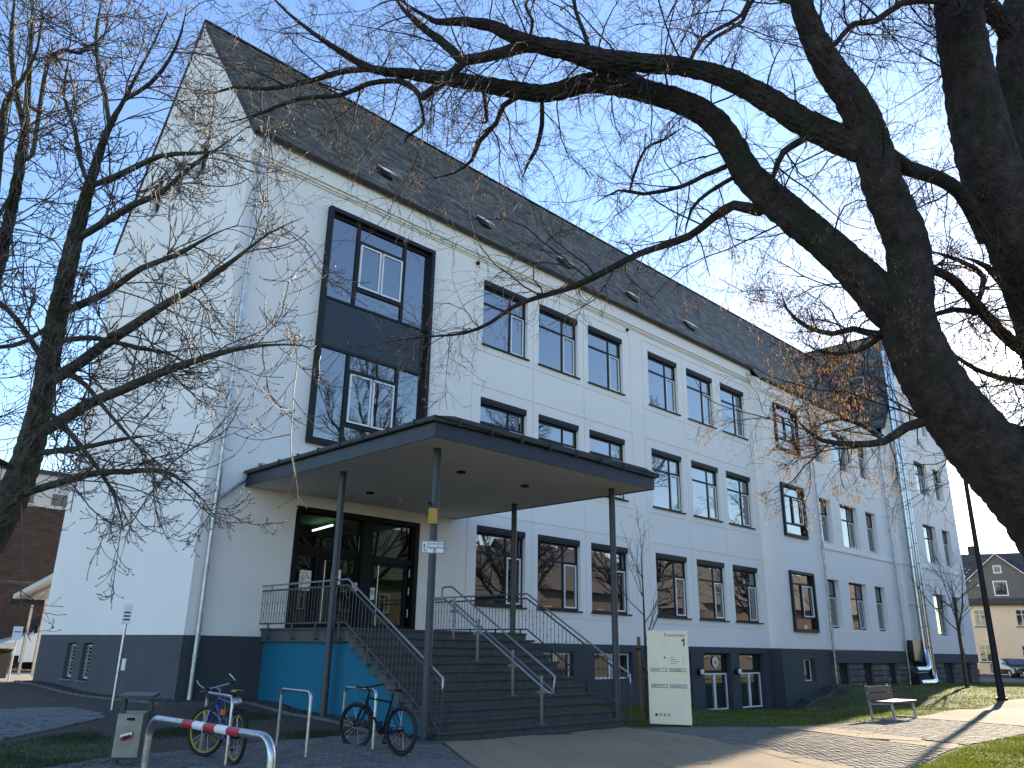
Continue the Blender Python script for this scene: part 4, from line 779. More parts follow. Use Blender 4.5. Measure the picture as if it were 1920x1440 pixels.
for r_ in range(2):
    for c in range(2):
        x0 = sw * (.07 + .45 * c); z = sh - .86 - r_ * .345; pl = MB(); ringbox(pl, x0, x0 + sw * .40, z - .038, z + .038, -.008, .001, .01); pl.build('plate_frame', M['ink'], stele); q = MB().box(x0 + .01, x0 + sw * .4 - .01, -.004, .001, z - .028, z + .028).build('name_plate', M['zinc'], stele); MB().box(x0 + .04, x0 + sw * (.22 + .05 * ((r_ + c) % 2)), -.0055, -.0042, z - .008, z + .006).build('faint_print', M['ink'], q)
for i, w in enumerate((.07, .17, .21, .14)): MB().box(sw * .55, sw * .55 + w, -.0015, .001, sh - .6 - i * .043, sh - .588 - i * .043).box(sw * .86, sw * .875, -.0015, .001, sh - .605 - i * .043, sh - .58 - i * .043).build('directory_line', mat('grey_print', (.2, .18, .17), .6), stele)
MB().box(sw * .4, sw * .43, -.0015, .001, sh - .62, sh - .57).build('directory_mark', M['ink'], stele)
for i, k in enumerate(('maroon', 'teal', 'lime', 'ochre')): MB().box(sw * (.14 + .1 * i), sw * (.2 + .1 * i), -.0015, .001, .2, .26).build('colour_patch', M[k], stele)
# ------------------------------------------------------------------ bike racks
def upipe(a, b, h, rad, r, n=12):
    a, b = Vector(a), Vector(b); d = (b - a).normalized(); up = Vector((0, 0, 1)); pts = [a + up * -.1, a + up * (h - rad)]
    za, zb = a.z, b.z; zt = max(za, zb) + h
    pts = [a - up * .1, Vector((a.x, a.y, zt - rad))]
    for i in range(1, 7): t = math.pi / 2 * i / 6; pts.append(Vector((a.x, a.y, zt - rad)) + d * (rad - rad * math.cos(t)) + up * rad * math.sin(t))
    for i in range(0, 7): t = math.pi / 2 * i / 6; q = Vector((b.x, b.y, zt - rad)); pts.append(q - d * (rad - rad * math.sin(t)) + up * rad * math.cos(t))
    pts.append(b - up * .1); return pts
def rack(a, b, h, label, r=.024, rad=.1, stripes=False):
    za, zb = g1(*a), g1(*b); t = thing('bike_rack', label, 'bike rack', group='steel tube bike racks')
    MB().tube(upipe((*a, za), (*b, zb), h, rad, r), r, 12).build('hoop', M['steel'], t, True)
    for q, z in ((a, za), (b, zb)): MB().tube([(*q, z + .0), (*q, z + .022)], r * 1.8, 12).build('ground_collar', M['steel'], t, True)
    if stripes:
        A, B = Vector((*a, max(za, zb) + h)), Vector((*b, max(za, zb) + h)); L_ = (B - A).length
        for i in range(5): u0 = .32 + i * .092; MB().tube([A.lerp(B, u0), A.lerp(B, u0 + .092)], r + .002, 14, False).build('reflective_band', M['red'] if i % 2 == 0 else M['whiteframe'], t, True)
    return t
rack((-2.1, -6.08), (-2.28, -7.28), .87, 'steel bike rack with the blue bicycle leaning on it')
rack((-.85, -6.08), (-1.02, -7.25), .87, 'empty steel bike rack between the two bicycles')
rack((.45, -5.95), (.27, -7.12), .86, 'steel bike rack with the black bicycle beside it')
rack((-4.42, -9.85), (-4.36, -12.2), .92, 'near steel barrier hoop with red and white bands', .035, .17, True)
rack((-6.62, -9.0), (-6.55, -11.1), .92, 'steel barrier hoop cut off by the left picture edge', .035, .17)
# ------------------------------------------------------------------ bicycles (along local +x = forward)
def bicycle(label, frame_m, rim_m, loc, rz, steer, wheel=.335, lean=0.0, style='mtb'):
    B = thing('bicycle', label, 'bicycle', loc, rz, group='parked bicycles'); B.rotation_euler = (lean, 0, rz); Wb = 1.06; r = wheel
    def wheelset(c, ang, nm):
        ca, sa_ = math.cos(ang), math.sin(ang); nrm = (-sa_, ca, 0)
        w = MB().ring(c, nrm, r - .028, .028, 40, 8).build(nm, M['rubber'], B, True)
        MB().ring(c, nrm, r - .062, .014, 40, 6).build('rim', rim_m, w, True); sp = MB(); C_ = Vector(c); ax = Vector(nrm); e1 = Vector((ca, sa_, 0)); e2 = Vector((0, 0, 1))
        for i in range(24): t = 2 * math.pi * i / 24; sp.tube([C_ + ax * (.03 if i % 2 else -.03), C_ + (e1 * math.cos(t + .25 * (1 if i % 4 < 2 else -1)) + e2 * math.sin(t + .25 * (1 if i % 4 < 2 else -1))) * (r - .07)], .0014, 3, False)
        sp.build('spokes', M['steel'], w); MB().tube([C_ - ax * .05, C_ + ax * .05], .02, 10).ring(C_ + ax * .035, nrm, .07, .003, 20, 4).build('hub', M['black'], w, True)
    rear, frontc = (0, 0, r), (Wb, 0, r); wheelset(rear, 0, 'wheel')
    head_b, head_t = Vector((.86, 0, .68)), Vector((.82, 0, .82)); bb = Vector((.43, 0, .3)); st = Vector((.26, 0, .76)); ax = Vector((-.27, 0, .95)).normalized()
    def rot(p): p = Vector(p); o = head_b; v = p - o; q = Matrix.Rotation(steer, 3, ax); return o + q @ v
    fc = rot(frontc); wheelset(tuple(fc), steer, 'wheel')
    fr = MB().tube([head_t, head_b], .024, 10).tube([bb, head_b + Vector((-.01, 0, .03))], .024, 10).tube([st, head_t + Vector((0, 0, -.02))], .018, 10).tube([bb, st], .018, 10)
    for s in (-1, 1): fr.tube([bb + Vector((0, s * .03, 0)), Vector((0, s * .065, r))], .011, 8).tube([st + Vector((0, s * .015, -.06)), Vector((0, s * .065, r))], .009, 8)
    fr.build('frame', frame_m, B, True)
    fk = MB()
    for s in (-1, 1): fk.tube([rot((.88, s * .065, .66)), rot((.97, s * .065, .5)), rot((Wb, s * .06, r))], [.019, .017, .012], 8)
    fk.tube([rot((.88, -.07, .66)), rot((.88, .07, .66))], .02, 8).build('fork', frame_m if style != 'mtb' else M['black'], B, True)
    hb = MB(); top = rot((.80, 0, .92)); hb.tube([rot((.82, 0, .82)), top, rot((.88, 0, .96))], .016, 8).build('stem', M['inox'] if style != 'mtb' else M['black'], B, True)
    MB().tube([rot((.80, -.31, .99)), rot((.85, -.12, .965)), rot((.88, 0, .96)), rot((.85, .12, .965)), rot((.80, .31, .99))], .013, 8).build('handlebar', M['inox'] if style != 'mtb' else M['black'], B, True)
    for s in (-1, 1):
        MB().tube([rot((.82, s * .21, .98)), rot((.795, s * .33, .992))], .018, 8).build('grip', M['rubber'], B, True); MB().tube([rot((.84, s * .18, .97)), rot((.9, s * .2, .95)), rot((.9, s * .3, .94))], .006, 6).build('brake_lever', M['inox'], B, True)
        if style != 'mtb': MB().tube([rot((.795, s * .32, .992)), rot((.88, s * .34, 1.05)), rot((.93, s * .33, 1.1))], .012, 8).build('bar_end', M['inox'], B, True)
    MB().tube([st, st + Vector((-.035, 0, .14))], .013, 8).build('seat_post', M['black'], B, True)
    sd_ = MB(); c = st + Vector((-.045, 0, .155)); n = 12; rows = [(-.13, .06, .012), (-.1, .075, .02), (-.02, .05, .015), (.08, .022, .01), (.14, .014, .0)]
    vs = []
    for (dx, hw, dz) in rows: vs += [c + Vector((dx, hw * math.cos(math.pi * j / 6), dz + .022 * math.sin(math.pi * j / 6))) for j in range(7)]
    sd_.add(vs, [(i * 7 + j, i * 7 + j + 1, (i + 1) * 7 + j + 1, (i + 1) * 7 + j) for i in range(4) for j in range(6)] + [tuple(i * 7 for i in range(5)) + tuple(i * 7 + 6 for i in range(4, -1, -1))]).build('saddle', M['yellow'] if style != 'mtb' else M['black'], B, True)
    cr = MB().ring((bb.x, -.05, bb.z), (0, 1, 0), .085, .006, 24, 4).tube([(bb.x, -.07, bb.z), (bb.x, .07, bb.z)], .02, 8).bar((bb.x, -.075, bb.z), (bb.x + .05, -.075, bb.z - .16), .02, .012).bar((bb.x, .075, bb.z), (bb.x - .05, .075, bb.z + .16), .02, .012).build('crankset', M['black'] if style == 'mtb' else M['steel'], B)
    MB().box(bb.x + .0, bb.x + .1, -.17, -.085, bb.z - .175, bb.z - .15).build('pedal', M['black'], B, bevel=.004); MB().box(bb.x - .1, bb.x, .085, .17, bb.z + .15, bb.z + .175).build('pedal', M['black'], B, bevel=.004)
    MB().bar((bb.x, -.05, bb.z + .085), (0, -.05, r + .035), .008).bar((bb.x, -.05, bb.z - .085), (0.02, -.05, r - .1), .008).build('chain', M['black'], B)
    cb = MB().tube([rot((.87, .1, .97)), rot((.98, .08, .9)), rot((.97, .03, .8)), (.84, .03, .74)], .004, 5).tube([rot((.87, -.1, .97)), rot((1.0, -.06, .88)), rot((.96, -.03, .78)), (.84, -.03, .72)], .004, 5).build('brake_cable', M['black'], B, True)
    if style != 'mtb':
        MB().tube([(.78, .03, .8), (.9, -.12, .86), (1.08, -.2, .7), (1.05, -.2, .5), (.85, -.12, .45), (.68, -.04, .62)], .006, 6).build('cable_lock', M['green'], B, True); MB().box(.64, .71, -.06, .0, .58, .66).build('lock_body', M['orange'], B, bevel=.015)
        cg = MB()
        for z in (.5, .58): cg.ring((.58, -.02, z - .04), (.45, 0, .9), .045, .005, 16, 4)
        cg.bar((.54, -.06, .42), (.6, -.06, .56), .01).bar((.58, .02, .42), (.64, .02, .56), .01).build('bottle_cage', M['inox'], B)
        rkm = MB()
        for s in (-1, 1): rkm.bar((.2, s * .05, .70), (-.18, s * .05, .70), .012).bar((0, s * .08, r), (-.08, s * .05, .70), .012)
        for i in range(4): rkm.bar((.15 - i * .1, -.05, .70), (.15 - i * .1, .05, .70), .01)
        rkm.build('carrier', M['black'], B); MB().ball((.12, 0, .79), .075, 10, 6).build('light', M['zinc'], B, True)
        MB().tube([(.5 * 0 - .33, 0, .3), (-.34, 0, .5), (-.27, 0, .65), (-.1, 0, .69)], .025, 8).build('mudguard', M['black'], B, True)
    else: MB().bar((.78, -.027, .63), (.52, -.027, .38), .003, .03).build('frame_lettering', M['whiteframe'], B)
    return B
def lay_bike(rear, frontp, **k):
    d = Vector((frontp[0] - rear[0], frontp[1] - rear[1])); bicycle(loc=(rear[0], rear[1], g1(*rear) + .022), rz=math.atan2(d.y, d.x), **k)
lay_bike((.33, -7.76), (.22, -6.70), label='black mountain bike parked at the rack by the turquoise wall', frame_m=M['black'], rim_m=M['black'], steer=R(8), wheel=.362)
lay_bike((-2.22, -7.38), (-2.12, -6.3), label='blue city bike with yellow rims locked to the left rack', frame_m=M['bluebike'], rim_m=M['yellow'], steer=R(28), wheel=.345, style='city')
# ------------------------------------------------------------------ waste bin
wbn = thing('waste_bin', 'square grey metal litter bin with a red sticker on two posts', 'bin', (-3.5, -6.52, g1(-3.4, -6.6)), math.atan2(-.62, .78))
for x in (0, .36): MB().bar((x, .09, -.2), (x, .09, .86), .05, .09).build('post', M['ironpaint'], wbn, bevel=.004)
MB().add([(-.03, -.1, .84), (.42, -.1, .84), (.42, .2, .86), (-.03, .2, .86), (-.03, -.1, .88), (.42, -.1, .88), (.42, .2, .91), (-.03, .2, .91)], [(0, 3, 2, 1), (4, 5, 6, 7), (0, 1, 5, 4), (1, 2, 6, 5), (2, 3, 7, 6), (3, 0, 4, 7)]).build('roof', M['ironpaint'], wbn)
bn = MB().prism([(-.2, .1), (.05, .1), (.05, .68), (-.2, .66), (-.215, .12)], .035, .365, 'x').build('container', M['binmetal'], wbn, bevel=.012)
MB().box(.16, .26, -.213, -.19, .575, .61).build('handle_slot', M['dark'], bn, bevel=.006)
s1 = MB().box(-.08, .08, -.006, 0, -.045, .045).build('sticker', M['red'], bn, loc=(.19, -.216, .38)); s1.rotation_euler = (0, R(-14), 0); MB().box(-.075, .075, -.008, -.0062, .01, .04).build('sticker_band', M['whiteframe'], s1); MB().ball((-.02, -.004, -.01), .03, 7, 4).ball((.03, -.004, -.005), .025, 7, 4).build('sticker_print', M['ink'], s1)
# ------------------------------------------------------------------ sign posts
def signpost(x, y, h, w, hh, label, lines, leanx=0):
    z = g1(x, y); d = Vector((CAM.x - x, CAM.y - y, 0)).normalized(); rz = math.atan2(d.x, -d.y) if False else math.atan2(-d.y, -d.x) - math.pi / 2
    t = thing('sign_post', label, 'sign', (x, y, z), rz); MB().tube([(0, 0, -.1), (0, 0, h)], .03, 10).build('pole', M['steel'], t, True)
    MB().box(-w / 2, w / 2, -.045, -.035, h - hh, h + .03).build('plate', M['whiteframe'], t, bevel=.003)
    for i in range(lines): MB().box(-w * .36, w * .36, -.0475, -.0455, h - hh * .35 - i * hh * .2 - .02, h - hh * .35 - i * hh * .2 + .012).build('faint_print', M['ink'], t)
signpost(-1.42, -.35, 2.05, .17, .36, 'white notice on a tall steel pole by the gable', 3)
signpost(-.62, 10.9, 1.6, .26, .36, 'small white notice on a low pole near the van', 1)
# ------------------------------------------------------------------ bench
bz = g1(15.3, -9.6); bench = thing('park_bench', 'wooden slatted bench with grey metal legs beside the sunlit path', 'bench', (14.6, -9.25, bz))
for x in (0.0, 1.42):
    MB().bar((x, 0, -.02), (x, .1, .85), .06, .05).build('rear_leg', M['zinc'], bench, bevel=.004); MB().bar((x, -.58, -.02), (x, -.52, .42), .06, .05).build('front_leg', M['zinc'], bench, bevel=.004); MB().bar((x, -.56, .42), (x, .05, .38), .05, .05).build('seat_bearer', M['zinc'], bench, bevel=.004); MB().bar((x, -.56, .04), (x, 0, .04), .05, .05).build('foot_bar', M['zinc'], bench, bevel=.004)
for i in range(4): MB().box(-.12, 1.55, -.62 + i * .155, -.62 + i * .155 + .14, .435, .475).build('seat_plank', M['plank'], bench, bevel=.006)
for z, y in ((.56, .02), (.74, .045)): MB().bar((-.12, y, z), (1.55, y, z), .035, .15, up=(0, .15, 1)).build('back_plank', M['plank'], bench, bevel=.006)
# ------------------------------------------------------------------ lamp post
lz = g1(27.8, -8.75); lp = thing('street_lamp', 'tall dark street lamp pole beside the path', 'street lamp', (27.8, -8.75, lz))
MB().tube([(0, 0, -.1), (0, 0, 1.2), (0, 0, 8.6)], [.14, .12, .08], 14).build('pole', M['anthracite'], lp, True); MB().tube([(0, 0, 0), (0, 0, .12)], .2, 14).build('base', M['anthracite'], lp, True)
MB().tube([(0, 0, 8.6), (0, 0, 8.7)], .12, 12).tube([(0, 0, 9.25), (0, 0, 9.32)], .4, 16).build('lamp_cap', M['anthracite'], lp, True); MB().tube([(0, 0, 8.7), (0, 0, 9.25)], [.14, .26], 14).build('lamp_shade', M['whiteframe'], lp, True)
# ------------------------------------------------------------------ brick building and yard on the left
bk = thing('brick_building', 'dark red brown brick building behind the white van', 'building', (0, 25, 0))
MB().box(-26, 14, 0, 9, -.2, 7.35).build('wall', M['mortar'], bk); MB().box(-26.1, 14.1, -.06, 9.1, 7.35, 7.5).build('roof_edge', M['zinc'], bk); MB().box(-26, 14, -.05, 0, 3.78, 3.86).build('stone_course', M['concrete'], bk)
V = []; Fq = []; z = -.1; j = 0; n = 0
while z < 7.3:
    x = -3.5 + (.125 if j % 2 else 0)
    while x < 8:
        if not 3.7 < z < 3.8:
            q = random.uniform(-.004, .006); a, b_, c, d = x, x + .235, z, z + .062
            V += [(a, -.012 - q, c), (b_, -.012 - q, c), (b_, -.012 - q, d), (a, -.012 - q, d), (a, 0, c), (b_, 0, c), (b_, 0, d), (a, 0, d)]; Fq += [(n, n + 1, n + 2, n + 3), (n + 4, n + 5, n + 1, n), (n + 3, n + 2, n + 6, n + 7), (n + 1, n + 5, n + 6, n + 2)]; n += 8
        x += .247
    z += .075; j += 1
o = obj('brickwork', big_mesh('brickwork', np.array(V), np.array(Fq), M['brickred']), bk); o['kind'] = 'stuff'
pb = thing('flat_roofed_building', 'pale flat roofed building rising behind the brick one', 'building', (0, 36, 0)); MB().box(-20, 10, 0, 8, 0, 10.9).build('wall', M['cream'], pb); MB().box(-20.2, 10.2, -.2, 8.2, 10.9, 11.15).build('roof_edge', M['gutter'], pb)
for i in range(8): MB().box(-6 + i * 2.0, -5 + i * 2, -.02, .05, 8.6, 9.8).build('window', M['glass_house'], pb)
cp = thing('yard_shelter', 'pale sloping shelter roof on steel posts behind the gable', 'shelter', (0, 0, 0))
MB().add([(.66, 17.7, 2.72), (6.5, 17.7, 2.72), (6.5, 11.6, 3.38), (.52, 11.6, 3.38), (.66, 17.7, 2.9), (6.5, 17.7, 2.9), (6.5, 11.6, 3.56), (.52, 11.6, 3.56)], [(0, 3, 2, 1), (4, 5, 6, 7), (0, 1, 5, 4), (1, 2, 6, 5), (2, 3, 7, 6), (3, 0, 4, 7)]).build('roof', M['cream'], cp)
for i in range(5): x = .9 + i * 1.1; MB().bar((x, 17.6, 2.66), (x, 11.7, 3.32), .08, .12).build('rafter', M['steel'], cp)
MB().bar((.4, 16.7, 2.6), (6.5, 16.7, 2.6), .1, .2).build('beam', M['anthracite'], cp)
for x, y in ((1.12, 16.7), (1.28, 15.6), (6, 16.7)): MB().bar((x, y, 0), (x, y, 2.6 + (16.7 - y) * .1), .09, .09).build('post', M['steel'], cp)
wbl = thing('wheelie_bin', 'black wheeled bin at the left picture edge', 'bin', (-.75, 12.0, g1(-.75, 12)), R(20)); MB().prism([(-.22, .08), (.22, .08), (.26, .9), (-.26, .9)], -.25, .25, 'y').build('body', M['black'], wbl, bevel=.02); MB().box(-.3, .3, -.3, .3, .9, .97).build('lid', M['black'], wbl, bevel=.02)
for s in (-1, 1): MB().tube([(-.2, s * .2, .09), (-.2, s * .26, .09)], .09, 12).build('wheel', M['rubber'], wbl, True)
# ------------------------------------------------------------------ vehicles: local -x is the nose
def wheel_on(t, x, y, r, s, rim=True):
    w = MB().tube([(x, y, r), (x, y + s * .2, r)], r, 22).build('wheel', M['rubber'], t, True)
    MB().tube([(x, y + s * .195, r), (x, y + s * .206, r)], r * .62, 16).build('rim', M['zinc'] if rim else M['black'], w, True)
    for k in range(6): a = k * math.pi / 3; MB().bar((x, y + s * .21, r), (x + math.cos(a) * r * .58, y + s * .21, r + math.sin(a) * r * .58), .05, .02).build('rim_spoke', M['steel'], w)
def body_loft(side, hw, n_in=.08):
    """closed side profile (x,z) lofted across the width with rounded shoulders"""
    mb = MB(); secs = [(-hw, .90), (-hw * .985, .97), (-hw * .9, 1.0), (hw * .9, 1.0), (hw * .985, .97), (hw, .90)]; zc = sum(z for _, z in side) / len(side); xc = sum(x for x, _ in side) / len(side); vs = []; n = len(side)
    for y, k in secs: vs += [(xc + (x - xc) * (1 - (1 - k) * .35), y, z if z < zc else zc + (z - zc) * k) for x, z in side]
    fs = [(i * n + j, i * n + (j + 1) % n, (i + 1) * n + (j + 1) % n, (i + 1) * n + j) for i in range(len(secs) - 1) for j in range(n)] + [tuple(range(n)), tuple(range(5 * n, 6 * n))]
    return mb.add(vs, fs)
van = thing('delivery_van', 'white van parked in the yard behind the gable', 'van', (1.05, 21.3, 0))
vp = [(0.0, .35), (-.02, .75), (.08, 1.0), (.35, 1.18), (1.15, 1.42), (1.95, 2.3), (2.3, 2.5), (5.8, 2.55), (5.95, 2.3), (5.95, .4), (5.3, .38), (5.25, .7), (5.0, .82), (4.75, .7), (4.7, .38), (2.12, .38), (2.06, .66), (1.78, .84), (1.5, .66), (1.44, .36)]
MB_v = body_loft(vp, .98); MB_v.build('body', M['vanwhite'], van, True)
MB().add([(1.2, -.78, 1.5), (1.2, .78, 1.5), (1.9, .7, 2.28), (1.9, -.7, 2.28)], [(0, 1, 2, 3)]).build('windscreen', M['glass_house'], van, loc=(-.03, 0, .02))
MB().box(-.05, .9, -.99, -.9, .3, .62).box(-.06, .1, -.95, .95, .28, .6).build('bumper', M['black'], van, bevel=.03)
for s in (-1, 1):
    wheel_on(van, 1.78, s * .78, .34, s); wheel_on(van, 5.0, s * .78, .34, s)
    MB().prism([(.1, .72), (.62, .98), (.72, 1.12), (.3, 1.08), (.1, .9)], s * .93, s * .99, 'y').build('headlight', M['flue'], van, bevel=.02); MB().add([(1.5, s * .985, 1.5), (2.5, s * .985, 1.5), (2.5, s * .96, 2.15), (2.0, s * .96, 2.15)], [(0, 1, 2, 3)]).build('side_window', M['glass_house'], van); MB().box(1.25, 1.35, s * 1.1 - .1, s * 1.1 + .1, 1.5, 1.8).build('mirror', M['black'], van, bevel=.02)
def car(label, paint, loc, rz):
    t = thing('parked_car', label, 'car', loc, rz, group='cars parked in the street')
    sp = [(0, .3), (-.02, .55), (.1, .72), (1.05, .92), (1.75, 1.36), (2.1, 1.45), (3.1, 1.42), (3.8, 1.02), (4.25, .95), (4.32, .6), (4.28, .32), (3.75, .28), (3.68, .52), (3.4, .64), (3.12, .52), (3.05, .26), (1.2, .26), (1.13, .5), (.85, .64), (.57, .52), (.5, .28)]
    body_loft(sp, .86).build('body', paint, t, True)
    MB().add([(1.15, -.66, .98), (1.15, .66, .98), (1.72, .56, 1.36), (1.72, -.56, 1.36)], [(0, 1, 2, 3)]).build('windscreen', M['glass_house'], t, loc=(-.03, 0, .02))
    for s in (-1, 1):
        MB().add([(1.35, s * .862, .98), (3.5, s * .862, 1.0), (3.05, s * .80, 1.34), (1.85, s * .80, 1.34)], [(0, 1, 2, 3)]).build('side_window', M['glass_house'], t)
        wheel_on(t, .85, s * .68, .31, s); wheel_on(t, 3.4, s * .68, .31, s); MB().ball((.07, s * .62, .66), .1, 8, 5).build('headlight', M['flue'], t, True); MB().box(1.45, 1.55, s * .98 - .08, s * .98 + .08, .98, 1.1).build('mirror', paint, t, bevel=.02)
    MB().box(-.04, .02, -.35, .35, .5, .66).build('grille', M['black'], t); MB().box(-.05, -.03, -.26, .26, .36, .47).build('number_plate', M['whiteframe'], t)
    return t
car('dark blue car facing the camera in front of the yellow house', M['carblue'], (66.5, -.2, g1(66.5, -.2)), R(38)); car('dark red car half hidden behind the far building corner', M['carred'], (65.5, 4.2, g1(65, 3)), R(75))
# ------------------------------------------------------------------ houses
def house(label, loc, rz, W, D, ez, rzt, wallm, rows, cols, gable=None, name='house', winw=1.0, group=None):
    """front on local -y, eaves parallel to x"""
    t = thing(name, label, 'house', loc, rz, group); MB().box(0, W, 0, D, -1.0, ez).build('wall', wallm, t)
    r_ = MB(); o = .4; k = (rzt - ez) / (D / 2); y0, z0 = -o, ez - o * k
    r_.prism([(-o, ez - o * k), (D / 2, rzt), (D + o, ez - o * k), (D + o, ez - o * k + .15), (D / 2, rzt + .17), (-o, ez - o * k + .15)], -.4, W + .4, 'x'); rf = r_.build('roof', M['tileroof'], t); MB().prism([(0, ez), (D, ez), (D / 2, rzt - .1)], .02, W - .02, 'x').build('gable', wallm, t)
    MB().box(W * .3, W * .3 + .7, D * .55, D * .55 + .7, rzt - 1.2, rzt + 1.0).build('chimney', M['brickred'], rf); MB().tube([(-.4, -o - .06, ez - o * k + .05), (W + .4, -o - .06, ez - o * k + .05)], .08, 8).build('gutter', M['gutter'], rf)
    for z in rows:
        for c in range(cols):
            x = W * (c + .5) / cols - winw / 2; f = MB(); ringbox(f, x, x + winw, z, z + 1.45, -.04, .06, .09); f.box(x + winw / 2 - .04, x + winw / 2 + .04, -.035, .06, z + .09, z + 1.36); f.box(x + .09, x + winw - .09, -.03, .05, z + .95, z + 1.02); wn = f.build('window', M['cream'], t)
            obj('pane', pane_mesh(x + .09, x + winw - .09, z + .09, z + 1.36, -.01, M['glass_house']), wn); MB().box(x - .08, x + winw + .08, -.1, 0, z - .07, z - .003).build('sill', M['concrete'], wn)
    if gable:
        gx0, gx1, gzt = gable; gm = (gx0 + gx1) / 2; MB().prism([(gx0, ez - .3), (gx1, ez - .3), (gx1, ez + 1.6), (gm, gzt), (gx0, ez + 1.6)], .05, D / 2, 'y').build('dormer_wall', M['slate'], t)
        sl_ = (gzt - ez - 1.6) / (gm - gx0)
        MB().prism([(gx0 - .4, ez + 1.6 - .4 * sl_), (gm, gzt), (gx1 + .4, ez + 1.6 - .4 * sl_), (gx1 + .4, ez + 1.75 - .4 * sl_), (gm, gzt + .16), (gx0 - .4, ez + 1.75 - .4 * sl_)], -.2, D / 2, 'y').build('dormer_roof', M['tileroof'], t); MB().bar((gx0 - .4, -.22, ez + 1.62 - .4 * sl_), (gm, -.22, gzt + .05), .06, .22, up=(0, 1, 0)).bar((gx1 + .4, -.22, ez + 1.62 - .4 * sl_), (gm, -.22, gzt + .05), .06, .22, up=(0, 1, 0)).build('barge_board', M['whiteframe'], t)
        for x, z, w, h in ((gm - .5, ez + .4, 1.1, 1.3), (gm - .3, ez + 2.35, .65, .7)):
            f = MB(); ringbox(f, x, x + w, z, z + h, .0, .06, .09); wn = f.build('window', M['whiteframe'], t); obj('pane', pane_mesh(x + .09, x + w - .09, z + .09, z + h - .09, .02, M['glass_house']), wn)
    return t
yh = house('yellow rendered house with slate gable and dark roof beyond the school', (72.2, 9.0, 0), math.atan2(-.955, .296), 16, 9, 5.9, 10.3, M['yellowhouse'], (.7, 3.7), 5, gable=(4.0, 9.4, 9.9))
# across the street, seen mirrored in the window panes
xh = 21.0
for i, (w, dy, ez_, rz_, mk, lab) in enumerate(((13, -33, 6.4, 10.6, 'redhouse', 'terracotta house across the street, seen mirrored in the door panes'), (14, -33.5, 6.8, 11.2, 'brownhouse', 'ochre house across the street, seen mirrored in the ground floor windows'), (13, -34, 6.2, 10.8, 'redhouse', 'red house across the street, mirrored in the third ground floor window'), (16, -35, 7.4, 12, 'brownhouse', 'wide tan house across the street, mirrored in the fourth ground floor window'), (15, -36, 6.6, 11.4, 'redhouse', 'brown house across the street, seen mirrored in the bay windows'), (18, -37, 7.6, 12.4, 'brownhouse', 'tall ochre house across the street, mirrored beside the bay'), (20, -38, 7.8, 13, 'redhouse', 'long red house across the street, mirrored in the old part'), (24, -39, 8, 13.4, 'brownhouse', 'long tan house across the street, mirrored by the flues'), (26, -40, 8.2, 14, 'redhouse', 'farthest red house of the row across the street'))):
    house(lab, (xh, dy, -.4), R(180), w, 10, ez_, rz_, M[mk], (1, 4.0), max(3, int(w / 3.5)), group='houses across the street'); xh += (13, 14, 13, 16, 15, 18, 20, 24, 26)[min(i + 1, 8)] + .05
